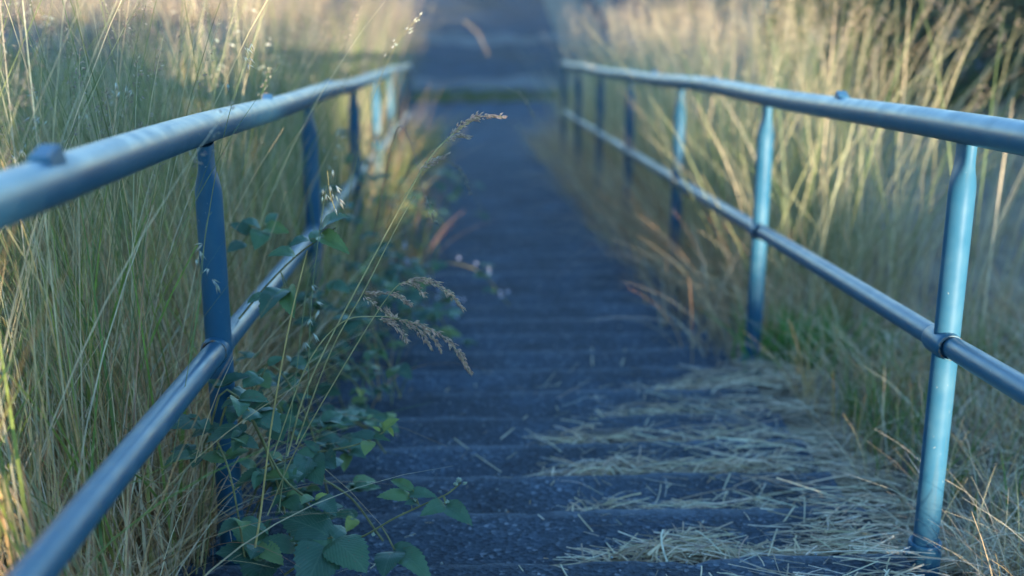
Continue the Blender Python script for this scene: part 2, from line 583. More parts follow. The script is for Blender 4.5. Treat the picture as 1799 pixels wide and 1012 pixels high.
collar_me, bolt_me, lug_me, weld_me = collar_mesh(), bolt_mesh(), plate_mesh(), weld_mesh()


def handrail(x, post_ys, y0, y1, lugs, label, seed):
    r_ = random.Random(seed)
    root = empty('handrail', (x, post_ys[0], -post_ys[0] * TA))
    tag(root, label, 'handrail', 'blue tubular handrails along the steps')
    o0 = Vector(root.location)
    # top rail, slightly kinked at its joints
    pts, n = [], 60
    for i in range(n):
        y = y0 + (y1 - y0) * i / (n - 1)
        wob = 0.004 * math.sin(y * 2.1 + seed) + 0.006 * math.sin(y * 0.9 + 2 * seed)
        p = rail_point(x + 0.005 * math.sin(1.3 * y + seed), y, RAIL_T + wob)
        pts.append(p - o0)
    end = pts[-1]
    pts += [end + Vector((0, 0.07, -0.02)), end + Vector((0, 0.12, -0.06)), end + Vector((0, 0.13, -0.12))]
    link('top_rail', tube_mesh('top_rail', pts, 0.0345, 28), M['paint'], root)
    # middle rail, one length between each pair of posts
    ys = [y0] + list(post_ys)
    for i in range(len(ys) - 1):
        a, b = ys[i], ys[i + 1]
        if b - a < 0.2: continue
        pa, pb = rail_point(x, a + (0.012 if i else 0), RAIL_M), rail_point(x, b - 0.012, RAIL_M)
        sag = r_.uniform(-0.006, 0.004)
        L = []
        for t in (0, .012, .03, .05, .25, .5, .75, .95, .97, .988, 1):
            q = pa.lerp(pb, t) - o0; q.z += sag * math.sin(math.pi * t); L.append(q)
        rad = [0.0225, .0235, .0255, .0265, .0268, .0268, .0268, .0265, .0255, .0235, 0.0225]
        rad = [(ra * (1.0 if 2 < j < 8 else 0.97), ra * (1.0 if 2 < j < 8 else 1.04)) for j, ra in enumerate(rad)]
        link('middle_rail', tube_mesh('middle_rail', L, rad, 24), M['paint'], root)
    for i, y in enumerate(post_ys):
        h = RAIL_T - 0.031
        pm = post_mesh('post', h + 0.2, lean=(r_.uniform(-.004, .004), r_.uniform(-.006, .006)))
        p = link('post', pm, M['paint'], root)
        p.location = Vector((x, y, -y * TA - 0.2)) - o0
        if i < 5:
            c = link('collar', collar_me, M['paint'], p)
            drop = 0.012 if (i == 1 and x > 0) else 0.0
            c.location = (0, 0, 0.10 - drop)
            bo = link('bolt', bolt_me, M['paint'], p)
            bo.location = (-0.039, -0.004, 0.20 - drop); bo.rotation_euler = (0, R(-90), 0)
        if i < 5:
            dv = Vector((0, math.cos(ALPHA), -math.sin(ALPHA)))
            c0 = Vector((-0.004, 0, RAIL_M + 0.2))
            js = link('shade_sleeve', tube_mesh('shade_sleeve', [c0 + dv * q for q in (-.052, -.046, -.036, 0, .055, .066, .072)], [.0262, .0300, .0322, .0330, .0322, .0300, .0262], 24), M['paint'], p)  # added sleeve whose unlit side stands in for shade at the joint
        if i < 4:
            for s in (0,):
                wb = link('weld_bead', weld_me, M['weld'], p)
                wb.location = (0, 0, RAIL_M + 0.2); wb.rotation_euler = (0, 0, s)
    for y in lugs:
        l = link('lug', lug_me, M['paint'], root)
        l.location = rail_point(x, y, RAIL_T + 0.031) - o0
        l.rotation_euler = (-ALPHA, 0, r_.uniform(-.15, .15))
    return root


def y_at(x, px, top=True):
    """distance along the rail at x whose top rail shows at photo column px"""
    lo, hi = 0.6, 60
    for _ in range(50):
        md = (lo + hi) / 2
        p = rail_point(x, md, RAIL_T) - C_O
        q = CX + F_PX * p.dot(C_R) / p.dot(C_F)
        if (q > px) == (x > 0): lo = md
        else: hi = md
    return lo


right_posts = [y_at(XR, px) for px in (1699, 1347, 1197, 1109, 1055, 1018, 991)]
right_posts = [right_posts[0] - 1.86] + right_posts
left_posts = [y_at(XL, px) for px in (359, 541, 619, 658)]
left_posts = [left_posts[0] - 1.9] + left_posts + [left_posts[-1] + 1.9, left_posts[-1] + 3.8, left_posts[-1] + 5.7]
handrail(XR, right_posts, 0.3, right_posts[-1] + 0.05, [y_at(XR, px) for px in (1478, 1256, 1150)],
         'blue painted tube handrail on the right of the steps, posts lit by sun', 1)
handrail(XL, left_posts, 0.3, left_posts[-1] + 0.05, [y_at(XL, px) for px in (85, 470, 578)],
         'blue painted tube handrail in shade on the left of the steps, against tall grass', 2)


# ------------------------------------------------------------------ vegetation tools
def blades(base, height, width, lean_az, bend, tint, segs=5, twist=None, droop=0.0, drybase=0.55):
    """n curved tapering blades as one vertex/face array"""
    n = len(height)
    t = np.linspace(0, 1, segs + 1)
    if twist is None: twist = rng.uniform(0, 2 * np.pi, n)
    dx, dy = np.cos(lean_az), np.sin(lean_az)
    # curve: lean grows with t^2, height loses accordingly
    mixl = rng.uniform(0.15, 0.75, n)[:, None]
    out = bend[:, None] * (mixl * t[None] + (1 - mixl) * (t ** 2.4)[None])
    up = t[None, :] * np.sqrt(np.clip(1 - (0.75 * bend[:, None]) ** 2 * t[None, :], 0.05, 1)) - (droop if np.isscalar(droop) else droop[:, None]) * (t ** 4)[None, :]
    cx = base[:, 0, None] + height[:, None] * out * dx[:, None]
    cy = base[:, 1, None] + height[:, None] * out * dy[:, None]
    cz = base[:, 2, None] + height[:, None] * up
    w = width[:, None] * (1 - t ** 2.5)[None, :] * 0.5 + 0.0004
    wx, wy = np.cos(twist)[:, None] * w, np.sin(twist)[:, None] * w
    A = np.stack([cx - wx, cy - wy, cz], -1); B = np.stack([cx + wx, cy + wy, cz], -1)
    V = np.stack([A, B], 2).reshape(n, -1, 3)          # n, 2(segs+1), 3
    m = 2 * (segs + 1)
    f = np.array([[2 * i, 2 * i + 1, 2 * i + 3, 2 * i + 2] for i in range(segs)])
    Fq = (np.arange(n)[:, None, None] * m + f[None]).reshape(-1, 4)
    T = np.repeat(tint[:, None, :], m, 1)
    if drybase is not None:
        k = np.clip(1 - np.repeat(t, 2) / drybase, 0, 1)[None, :, None] * rng.uniform(0.3, 1, n)[:, None, None]
        T = T * (1 - k) + np.array(TAN)[rng.integers(0, 4, n)][:, None, :] * 0.9 * k
    T = T.reshape(-1, 3)
    tips = np.stack([cx[:, -1], cy[:, -1], cz[:, -1]], -1)
    tipd = tips - np.stack([cx[:, -2], cy[:, -2], cz[:, -2]], -1)
    return V.reshape(-1, 3), Fq, T, tips, tipd


OCT_V = np.array([[0, 0, 0], [1, 0, .35], [0, 1, .35], [-1, 0, .35], [0, -1, .35], [0, 0, 1]], float)
OCT_F = np.array([[0, 2, 1], [0, 3, 2], [0, 4, 3], [0, 1, 4], [5, 1, 2], [5, 2, 3], [5, 3, 4], [5, 4, 1]])


def spindles(pos, direc, length, radius, tint):
    n = len(pos)
    d = direc / (np.linalg.norm(direc, axis=1, keepdims=True) + 1e-9)
    ref = np.where(np.abs(d[:, 2:3]) < 0.9, np.array([[0, 0, 1.0]]), np.array([[1.0, 0, 0]]))
    a = np.cross(d, ref); a /= np.linalg.norm(a, axis=1, keepdims=True)
    b = np.cross(d, a)
    V = pos[:, None, :] + OCT_V[None, :, 0:1] * (a * radius[:, None])[:, None, :] + OCT_V[None, :, 1:2] * (b * radius[:, None])[:, None, :] + OCT_V[None, :, 2:3] * (d * length[:, None])[:, None, :]
    Fq = (np.arange(n)[:, None, None] * 6 + OCT_F[None]).reshape(-1, 3)
    T = np.repeat(tint[:, None, :], 6, 1).reshape(-1, 3)
    return V.reshape(-1, 3), Fq, T


def pick(cols, n, jitter=0.18):
    cols = np.array(cols)
    c = cols[rng.integers(0, len(cols), n)]
    return c * rng.uniform(1 - jitter, 1 + jitter, (n, 1)) * rng.uniform(1 - jitter / 3, 1 + jitter / 3, (n, 3))


def combine(parts):
    Vs, Fs, Ts, off = [], [], [], 0
    for V, Fq, T in parts:
        Vs.append(V); Ts.append(T)
        if Fq.shape[1] == 4:
            Fq = np.concatenate([Fq[:, [0, 1, 2]], Fq[:, [0, 2, 3]]])
        Fs.append(Fq + off); off += len(V)
    return np.concatenate(Vs), np.concatenate(Fs), np.concatenate(Ts)


def head_panicle(tips, tipd, length, npk, spread, tint_cols, spk_len=0.009, spk_r=0.0014):
    """loose seed head hanging back from each tip"""
    n = len(tips)
    d = tipd / (np.linalg.norm(tipd, axis=1, keepdims=True) + 1e-9)
    s = rng.uniform(0, 1, (n, npk)) ** 0.8
    pos = tips[:, None, :] - d[:, None, :] * (s * length[:, None])[:, :, None]
    off = rng.normal(0, 1, (n, npk, 3)); off[:, :, 2] -= 0.6
    pos = pos + off * (spread * (0.25 + s))[:, :, None] if np.isscalar(spread) else pos
    dr = d[:, None, :] * 0.8 + off * 0.45 + np.array([0, 0, -0.35])
    N_ = n * npk
    return spindles(pos.reshape(-1, 3), dr.reshape(-1, 3), rng.uniform(0.7, 1.3, N_) * spk_len, rng.uniform(0.7, 1.3, N_) * spk_r, pick(tint_cols, N_))


GREEN = [(0.10, 0.145, 0.045), (0.14, 0.18, 0.06), (0.09, 0.135, 0.055), (0.18, 0.20, 0.075)]
YELLOW = [(0.40, 0.35, 0.18), (0.34, 0.32, 0.15), (0.46, 0.40, 0.24)]
TAN = [(0.58, 0.35, 0.13), (0.62, 0.42, 0.19), (0.42, 0.23, 0.09), (0.64, 0.46, 0.24)]
PALE = [(0.62, 0.48, 0.28), (0.55, 0.42, 0.24), (0.68, 0.54, 0.34)]
HEADS = [(0.34, 0.26, 0.20), (0.40, 0.32, 0.24), (0.28, 0.20, 0.16), (0.44, 0.38, 0.28)]
OATS = [(0.56, 0.55, 0.42), (0.50, 0.49, 0.36), (0.62, 0.60, 0.48)]


def ground_pts(x, y, sink=0.02):
    z = np.where((x > -0.78) & (x < 1.03) & (y < LOW_Y), slope_z(y) - 0.02, ground_z(x, y))
    return np.stack([x, y, z - sink], -1)


def stuff(name, parts, mat, label, cat):
    V, Fq, T = combine(parts)
    o = link(name, np_mesh(name, V, Fq, T), M[mat])
    tag(o, label, cat, kind='stuff')
    return o


def meadow(n, xr, yr, h, w, cols, bend, segs=6, az_mean=None, az_sd=None, xpow=1.0, ypow=1.0, edge=None, away=None, dry=0.55):
    u = rng.uniform(0, 1, n)
    y = yr[0] + (yr[1] - yr[0]) * u ** ypow
    x = xr[0] + (xr[1] - xr[0]) * rng.uniform(0, 1, n) ** xpow
    # tussocks: pull towards clump centres
    k = max(6, n // 60)
    cx_ = rng.uniform(min(xr), max(xr), k); cy_ = yr[0] + (yr[1] - yr[0]) * rng.uniform(0, 1, k) ** ypow
    ci = rng.integers(0, k, n); pull = rng.random(n) < 0.45
    x = np.where(pull, cx_[ci] + rng.normal(0, 0.05, n), x); y = np.where(pull, cy_[ci] + rng.normal(0, 0.05, n), y)
    if edge is not None:
        x = np.clip(x, *edge)
    az = rng.uniform(0, 2 * np.pi, n) if az_mean is None else rng.normal(az_mean, az_sd, n)
    if away is not None:
        lim, sgn = away
        close = (np.abs(x - lim) < 0.20) & (rng.random(n) < 0.86)
        c_ = np.cos(az)
        az = np.where(close & (c_ * sgn < 0), np.pi - az, az)
    hh = rng.uniform(*h, n); ww = rng.uniform(*w, n)
    bb = rng.uniform(*bend, n)
    return blades(ground_pts(x, y), hh, ww, az, bb, pick(cols, n), segs, drybase=dry)


STRAW = [(0.66, 0.51, 0.32), (0.54, 0.41, 0.25), (0.72, 0.59, 0.40), (0.38, 0.26, 0.16), (0.46, 0.33, 0.20)]
# ------------------------------------------------------------------ grass on the left bank
LE = (-9, -0.63)
AW = (-0.6, -1)
REDBR = [(0.56, 0.30, 0.14), (0.42, 0.22, 0.10), (0.64, 0.39, 0.19), (0.34, 0.19, 0.10), (0.66, 0.48, 0.29)]
LIME = [(0.20, 0.28, 0.05), (0.30, 0.34, 0.07), (0.42, 0.38, 0.10), (0.13, 0.21, 0.05)]
parts, sp = [], []
# green mass further back
a = meadow(2600, (-1.35, -3.2), (2.4, 6.0), (0.7, 1.2), (0.003, 0.006), GREEN + GREEN + YELLOW, (0.05, 0.6), 7, edge=LE, dry=0.75)
parts.append(a[:3])
# slender stems in front, every way leaning
a = meadow(750, (-0.70, -1.6), (1.9, 5.2), (0.75, 1.25), (0.002, 0.0036), GREEN + YELLOW + TAN, (0.05, 0.55), 8, xpow=1.1, edge=LE, away=AW, dry=0.95)
parts.append(a[:3])
n = 1350
a = meadow(n, (-0.70, -2.6), (2.0, 5.4), (1.0, 1.7), (0.0016, 0.0030), YELLOW + PALE + GREEN, (0.05, 0.5), 9, xpow=1.1, edge=LE, away=AW, dry=0.8)
parts.append(a[:3])
sel = rng.random(n) < 0.7
sp.append(head_panicle(a[3][sel], a[4][sel], rng.uniform(0.08, 0.17, sel.sum()), 26, 0.006, HEADS))
sel = rng.random(n) < 0.08
sp.append(head_panicle(a[3][sel], a[4][sel], rng.uniform(0.10, 0.2, sel.sum()), 7, 0.018, OATS, 0.020, 0.0020))
# broad fresh blades
a = meadow(420, (-0.66, -1.5), (2.0, 5.0), (0.4, 1.0), (0.005, 0.011), LIME, (0.05, 0.5), 8, xpow=1.1, edge=LE, away=AW)
parts.append(a[:3])
a = meadow(160, (-0.66, -1.5), (2.0, 5.0), (0.5, 0.9), (0.004, 0.008), LIME + YELLOW, (0.7, 1.2), 9, xpow=1.1, edge=LE, away=AW)
parts.append(a[:3])
lg = stuff('tall_grass', parts, 'grass', 'tall green and yellow grass stems on the bank left of the handrail', 'grass')
stuff('grass_seed_heads', sp, 'seed', 'pale brown seed heads and oat spikelets above the left handrail', 'seed heads')

parts = []
# matted brown thatch: short, flopped every way
a = meadow(5200, (-0.62, -2.0), (1.9, 5.2), (0.10, 0.40), (0.0018, 0.005), REDBR, (0.4, 1.3), 6, xpow=1.2, edge=LE, away=AW)
parts.append(a[:3])
a = meadow(2600, (-0.62, -2.0), (1.9, 5.2), (0.25, 0.62), (0.0018, 0.004), REDBR + TAN + PALE, (0.15, 0.9), 7, xpow=1.2, edge=LE, away=AW)
parts.append(a[:3])
a = meadow(1300, (-0.64, -2.0), (1.9, 5.2), (0.45, 0.95), (0.0018, 0.0036), TAN + REDBR + YELLOW, (0.05, 0.5), 7, xpow=1.1, edge=LE, away=AW)
parts.append(a[:3])
for azm in (1.4, 4.6, 3.1):
    a = meadow(380, (-0.64, -1.1), (2.0, 4.6), (0.3, 0.75), (0.0025, 0.006), TAN + PALE + REDBR, (0.7, 1.3), 10, az_mean=azm, az_sd=0.6, xpow=1.3, edge=LE)
    parts.append(a[:3])
a = meadow(420, (-0.60, -0.72), (3.1, 6.0), (0.15, 0.5), (0.0015, 0.004), REDBR + PALE + GREEN, (0.6, 1.25), 9, edge=LE)
parts.append(a[:3])
stuff('dry_grass', parts, 'straw', 'tangled dry brown grass at the foot of the left bank below the rails', 'dry grass')

parts, sp = [], []
a = meadow(5500, (-0.66, -4.5), (5.0, 17.5), (0.75, 1.25), (0.003, 0.006), GREEN + YELLOW, (0.03, 0.35), 5, xpow=1.7, ypow=1.3, edge=LE, away=AW)
parts.append(a[:3])
a = meadow(2600, (-0.68, -4.0), (5.0, 17.5), (1.05, 1.5), (0.002, 0.004), YELLOW + GREEN + GREEN, (0.03, 0.35), 5, xpow=1.7, ypow=1.3, edge=LE, away=AW)
parts.append(a[:3])
sel = rng.random(2600) < 0.6
sp.append(head_panicle(a[3][sel], a[4][sel], rng.uniform(0.1, 0.2, sel.sum()), 14, 0.008, HEADS, 0.013, 0.0022))
a = meadow(5000, (-0.64, -4.0), (5.0, 17.5), (0.3, 0.7), (0.003, 0.006), REDBR + YELLOW + GREEN, (0.1, 0.9), 5, xpow=1.7, ypow=1.3, edge=LE, away=AW)
parts.append(a[:3])
a = meadow(900, (-0.70, -1.7), (8.5, 16.5), (1.4, 1.85), (0.003, 0.005), GREEN + GREEN + HEADS, (0.05, 0.35), 6, az_mean=0.2, az_sd=1.0, xpow=1.3, edge=LE)
parts.append(a[:3])
sp.append(head_panicle(a[3], a[4], rng.uniform(0.15, 0.28, 900), 22, 0.012, [(0.30, 0.24, 0.17), (0.26, 0.20, 0.15)], 0.018, 0.003))
parts += sp
stuff('bank_grass', parts, 'grass', 'hazy sunlit grass further down the left bank behind the rail', 'grass')

# ------------------------------------------------------------------ grass on the right bank
RE = (1.18, 14)
parts, sp = [], []
for (xr, yr, n, tall) in (((1.22, 2.0), (5.4, 8.0), 620, 1.05), ((1.2, 2.1), (7.2, 17.5), 2200, 0.92)):
    a = meadow(n, xr, yr, (0.5, 1.05), (0.003, 0.006), (GREEN + YELLOW + YELLOW) if yr[0] < 6 else (REDBR + TAN + YELLOW + GREEN), (0.05, 0.7), 7, xpow=1.3, ypow=1.2, edge=RE)
    parts.append(a[:3])
    a = meadow(n // 2, xr, yr, (1.0 * tall, 1.6 * tall), (0.0025, 0.005), YELLOW + PALE + GREEN, (0.08, 0.6), 8, az_mean=0.3, az_sd=2.0, xpow=1.2, ypow=1.2, edge=RE)
    parts.append(a[:3])
    sel = rng.random(n // 2) < 0.6
    sp.append(head_panicle(a[3][sel], a[4][sel], rng.uniform(0.1, 0.22, sel.sum()), 16, 0.008, HEADS + PALE, 0.012, 0.002))
a = meadow(500, (1.25, 2.6), (9.5, 16.5), (1.25, 1.75), (0.003, 0.005), YELLOW + PALE, (0.05, 0.4), 6, az_mean=2.2, az_sd=1.4, xpow=1.3, edge=RE)
parts.append(a[:3])
sp.append(head_panicle(a[3], a[4], rng.uniform(0.15, 0.28, 500), 22, 0.012, PALE + HEADS, 0.018, 0.003))
parts += sp
stuff('tall_grass', parts, 'grass', 'sunlit yellow grass clumps on the right bank behind the right handrail', 'grass')

parts = []
a = meadow(3600, (0.86, 1.5), (5.0, 17.3), (0.15, 0.6), (0.002, 0.005), REDBR + REDBR + PALE, (0.4, 1.3), 7, az_mean=3.14, az_sd=1.3, xpow=0.8, edge=(0.84, 9))
parts.append(a[:3])
a = meadow(300, (1.02, 1.4), (5.6, 12), (0.3, 0.5), (0.002, 0.004), REDBR + TAN, (0.4, 0.8), 8, az_mean=3.3, az_sd=0.9, edge=(1.0, 9))
parts.append(a[:3])
parts.append(head_panicle(a[3][:110], a[4][:110], rng.uniform(0.05, 0.10, 110), 12, 0.005, HEADS, 0.010, 0.0018))
stuff('dead_grass', parts, 'straw', 'brown dead grass overhanging the right edge of the far steps', 'dry grass')
parts = []
a = meadow(200, (1.8, 3.7), (4.8, 9), (0.9, 1.55), (0.003, 0.006), YELLOW + YELLOW + GREEN + PALE, (0.2, 0.7), 8, az_mean=0.2, az_sd=0.7, edge=RE)
parts.append(a[:3])
sel = rng.random(200) < 0.5
parts.append(head_panicle(a[3][sel], a[4][sel], rng.uniform(0.12, 0.22, sel.sum()), 18, 0.009, HEADS, 0.012, 0.002))
a = meadow(8000, (1.3, 7), (3.0, 17), (0.10, 0.40), (0.003, 0.006), REDBR + REDBR + YELLOW + GREEN, (0.4, 1.2), 5, edge=RE)
parts.append(a[:3])
stuff('bank_grass', parts, 'grass', 'thin leaning grass on the open slope at the far right', 'grass')

parts = []
a = meadow(5500, (1.16, 3.2), (2.3, 5.6), (0.10, 0.36), (0.0018, 0.0042), STRAW, (0.7, 1.3), 5, edge=RE)
parts.append(a[:3])
a = meadow(2600, (1.16, 3.2), (2.3, 5.6), (0.10, 0.32), (0.002, 0.0045), TAN, (0.2, 0.8), 5, edge=RE)
parts.append(a[:3])
stuff('dry_grass', parts, 'straw', 'flattened dry grass beside the nearest right post', 'dry grass')
parts = []
a = meadow(900, (1.2, 2.6), (3.2, 5.4), (0.10, 0.30), (0.003, 0.006), [(0.10, 0.18, 0.035), (0.13, 0.21, 0.05), (0.08, 0.15, 0.04)], (0.1, 0.6), 6, edge=RE)
parts.append(a[:3])
n = 300
bp = ground_pts(np.clip(rng.normal(1.32, 0.10, n), 1.06, 2), rng.normal(right_posts[2] + 0.02, 0.10, n))
a = blades(bp, rng.uniform(0.1, 0.28, n), rng.uniform(0.004, 0.010, n), rng.uniform(0, 6.28, n), rng.uniform(0.2, 0.8, n), pick([(0.08, 0.20, 0.03), (0.11, 0.25, 0.045)], n), 6, drybase=None)
parts.append(a[:3])
stuff('green_grass', parts, 'grass', 'fresh short green blades growing through the straw on the right', 'grass')

parts = []
a = meadow(520, (-0.64, -0.44), (4.6, 10.5), (0.45, 1.05), (0.002, 0.005), LIME + REDBR + GREEN + PALE, (0.1, 0.7), 8)
parts.append(a[:3])
a = meadow(1300, (-0.66, -0.22), (4.2, 17.3), (0.12, 0.55), (0.003, 0.007), LIME + REDBR + GREEN, (0.2, 1.1), 7, xpow=1.4, ypow=0.9)
parts.append(a[:3])
stuff('edge_weeds', parts, 'grass', 'weedy grass spilling over the left edge of the steps under the rail', 'weeds')
# strip and verge at the foot
parts = []
a = meadow(3500, (-3, 3), (20.5, 21.3), (0.06, 0.16), (0.006, 0.012), [(0.09, 0.13, 0.03), (0.12, 0.16, 0.04)], (0.1, 0.7), 3)
parts.append(a[:3])
stuff('grass_strip', parts, 'grass', 'low green grass strip across the path at the foot of the steps', 'grass')
parts = []
for xr, hh in (((-11, -1.2), (0.3, 1.0)), ((1.8, 4.0), (0.3, 1.0)), ((4, 12), (0.1, 0.35))):
    a = meadow(3000, xr, (17.5, 21.2), hh, (0.005, 0.011), YELLOW + PALE + GREEN, (0.05, 0.5), 4)
    parts.append(a[:3])
stuff('verge_grass', parts, 'grass', 'blurred dry grass on the level verge before the road', 'grass')


parts = []
for xr in ((-16, -3.2), (4.2, 16)):
    a = meadow(2600, xr, (30.5, 38), (0.5, 1.2), (0.008, 0.02), [(0.26, 0.21, 0.15), (0.31, 0.26, 0.19), (0.21, 0.18, 0.13)], (0.05, 0.5), 3, ypow=1.4)
    parts.append(a[:3])
stuff('field_grass', parts, 'grass', 'pale sunlit dry grass beyond the road at the top of the view', 'grass')

# ------------------------------------------------------------------ straw on the steps
def straws(cx_, cy_, cz_, az, ln, wd, tint, bendz):
    """flat strips lying about; gently arched, some kinked"""
    n = len(cx_); segs = 4
    t = np.linspace(-0.5, 0.5, segs + 1)
    kink = rng.normal(0, 0.06, n) + np.where(rng.random(n) < 0.05, rng.normal(0, 0.3, n), 0)
    dx = np.cos(az)[:, None] * t * ln[:, None] - np.sin(az)[:, None] * (kink * ln)[:, None] * (t ** 2)[None] * 2
    dy = np.sin(az)[:, None] * t * ln[:, None] + np.cos(az)[:, None] * (kink * ln)[:, None] * (t ** 2)[None] * 2
    tilt = rng.normal(0, 0.10, n)
    dz = tilt[:, None] * t[None] * ln[:, None] + bendz[:, None] * (0.25 - t ** 2)[None] * 4
    px_, py_ = -np.sin(az)[:, None] * wd[:, None] / 2 * np.ones_like(t)[None], np.cos(az)[:, None] * wd[:, None] / 2 * np.ones_like(t)[None]
    roll = rng.uniform(-0.8, 0.8, n)[:, None] * wd[:, None] / 2
    A = np.stack([cx_[:, None] + dx - px_, cy_[:, None] + dy - py_, cz_[:, None] + dz - roll], -1)
    B = np.stack([cx_[:, None] + dx + px_, cy_[:, None] + dy + py_, cz_[:, None] + dz + roll], -1)
    m = 2 * (segs + 1)
    V = np.stack([A, B], 2).reshape(n * m, 3)
    f = np.array([[2 * i, 2 * i + 1, 2 * i + 3, 2 * i + 2] for i in range(segs)])
    Fq = (np.arange(n)[:, None, None] * m + f[None]).reshape(-1, 4)
    return V, Fq, np.repeat(tint[:, None, :], m, 1).reshape(-1, 3)


STRAW = [(0.66, 0.51, 0.32), (0.54, 0.41, 0.25), (0.72, 0.59, 0.40), (0.38, 0.26, 0.16), (0.46, 0.33, 0.20)]
parts = []
band_start = {0: 0.22, 1: 0.28, 2: 0.27, 3: 0.22, 4: 0.24, 5: 0.45, 6: 0.65, 7: 0.75, 8: 0.85, -1: 0.45}
for i, y in enumerate(step_ys):
    k = int(round((y - y_first) / TREAD))        # k-th nosing seen from the bottom of the picture
    if k > 6: break
    x0 = band_start.get(k, 0.95)
    full = 1.24
    n = int((470 + 170 * math.sin(k * 2.4) + (260 if k < 2 else -40 * k)) * (full - x0)) if k < 7 else 220
    dn = 0.5 + 0.5 * np.sin(np.linspace(0, rng.uniform(9, 16), n) + rng.uniform(0, 6))
    u = np.linspace(0, 1, n) + rng.normal(0, 0.04, n)
    u = np.clip(np.where(rng.random(n) < 0.25 + 0.75 * dn, u, u - 0.05 + rng.uniform(0, 0.3, n)), 0, 1)
    x = x0 + (full - x0) * u ** 0.8
    depth = (0.6 + 0.7 * dn) * (0.03 + 0.11 * np.clip((x - x0) / 0.25, 0, 1) + 0.22 * np.clip((x - 0.75) / 0.3, 0, 1))
    if k == 1: depth *= np.where((x > 0.62) & (x < 0.85), 0.25, 1.0)
    yy = y - TREAD + 0.02 + depth * rng.uniform(0, 1, n) ** 1.1
    pile = 0.004 + 0.028 * np.clip((x - x0) / 0.25, 0, 1) * (1 - (yy - y + TREAD) / (TREAD + .01)) * rng.uniform(0, 1, n)
    zz = np.where(x > 1.03, ground_z(x, yy) + 0.01, -y * TA) + pile
    ln = rng.uniform(0.06, 0.30, n)
    az = rng.normal(0, 0.55, n) + np.where(rng.random(n) < 0.22, rng.uniform(0, 3.1, n), 0)
    ln *= np.where(np.abs(np.sin(az)) > 0.5, 0.5, 1.0)
    parts.append(straws(x, yy, zz, az, ln, rng.uniform(0.0016, 0.0042, n), pick(STRAW, n), rng.uniform(0, 0.008, n)))
    m_ = n // 14
    parts.append(straws(x[:m_], yy[:m_], zz[:m_] + 0.02, rng.uniform(0, 3.1, m_), rng.uniform(0.06, 0.15, m_), rng.uniform(0.002, 0.005, m_), pick(STRAW, m_), rng.uniform(0.0, 0.012, m_)))
    # loose chaff on the bare part
    n = 26 + int(40 * rng.random())
    x = rng.uniform(0.28, 1.0, n); yy = y - rng.uniform(0.0, TREAD, n)
    parts.append(straws(x, yy, np.full(n, -y * TA + 0.005), rng.uniform(0, 3.1, n), rng.uniform(0.03, 0.13, n), rng.uniform(0.001, 0.003, n), pick(STRAW, n), np.zeros(n)))
    n = 26
    x = rng.uniform(-0.5, 1.1, n); yy = y - rng.uniform(0.0, TREAD, n)
    parts.append(straws(x, yy, np.full(n, -y * TA + 0.004), rng.uniform(0, 3.1, n), rng.uniform(0.01, 0.05, n), rng.uniform(0.001, 0.003, n), pick(PALE + TAN, n), np.zeros(n)))
stuff('straw', parts, 'straw', 'mown straw gathered in bands along the right of the steps', 'straw')

# grit: small pale stones on the treads
n = 900
yy = rng.uniform(2.6, 9, n); xx = rng.uniform(-0.5, 1.15, n)
ki = np.ceil((yy - y_first) / TREAD); zz = -(y_first + ki * TREAD) * TA
pos = np.stack([xx, yy, zz + 0.001], -1)
dr = rng.normal(0, 1, (n, 3)); dr[:, 2] = np.abs(dr[:, 2]) * 0.3
V, Fq, T = spindles(pos, dr, rng.uniform(0.004, 0.013, n), rng.uniform(0.002, 0.005, n), pick([(0.3, 0.3, 0.29), (0.2, 0.2, 0.2), (0.38, 0.37, 0.35)], n))
tag(link('grit', np_mesh('grit', V, Fq, T), M['straw']), 'small pale grit scattered on the dark treads', 'grit', kind='stuff')

# single straws one can pick out, lying on the steps
single = [
    ([(812, 931), (930, 932), (1048, 936), (1064, 952), (1080, 972)], 'long bent straw lying across the step nearest the bramble sprig'),
    ([(798, 770), (838, 800), (880, 829)], 'straight pale straw slanting down the bare middle of the steps'),
    ([(926, 730), (905, 750), (880, 771)], 'short straw slanting the other way above the slanted pale straw'),
    ([(566, 902), (620, 893), (700, 883)], 'long grey straw on the step behind the bramble sprig leaves'),
    ([(1236, 915), (1222, 935), (1203, 962)], 'upright straw sticking out of the lowest band'),
    ([(1397, 888), (1378, 915), (1366, 928), (1350, 976)], 'kinked straw in the lowest band near the nearest right post'),
    ([(1180, 850), (1145, 873), (1075, 890)], 'straw slanting up from the second band of straw'),
    ([(1283, 832), (1275, 850), (1268, 868)], 'short straw standing between the second and third bands'),
    ([(1135, 772), (1215, 795), (1300, 820)], 'straw running down across the third band'),
    ([(968, 780), (1000, 802), (1045, 812)], 'straw at the left end of the third band'),
    ([(1165, 715), (1140, 735), (1128, 760)], 'bent straw on the fourth band of straw'),
    ([(1040, 605), (1040, 625), (1041, 642)], 'thin straw standing alone on a far step'),
    ([(1098, 613), (1096, 628), (1092, 642)], 'thin straw standing beside the lone far straw'),
    ([(985, 992), (990, 1002), (996, 1012)], 'short straw at the bottom edge of the picture'),
]
for pts, lab in single:
    P = []
    for i, (px, py) in enumerate(pts):
        q = on_slope(px, py, 0.012)
        kk = math.ceil((q.y - y_first) / TREAD)
        tz = -(y_first + kk * TREAD) * TA
        q = on_slope(px, py, tz + q.y * TA + 0.010)
        P.append(q)
    me = tube_mesh('straw_stem', smoothpath(P, 14), [(0.0022, 0.0012)] * 14, 6)
    t = me.attributes.new('tint', 'FLOAT_COLOR', 'POINT')
    t.data.foreach_set('color', np.tile(np.array([0.64, 0.53, 0.34, 1], np.float32), len(me.vertices)))
    o = link('straw_stem', me, M['straw'])
    tag(o, lab, 'straw', 'single straws lying on the steps')


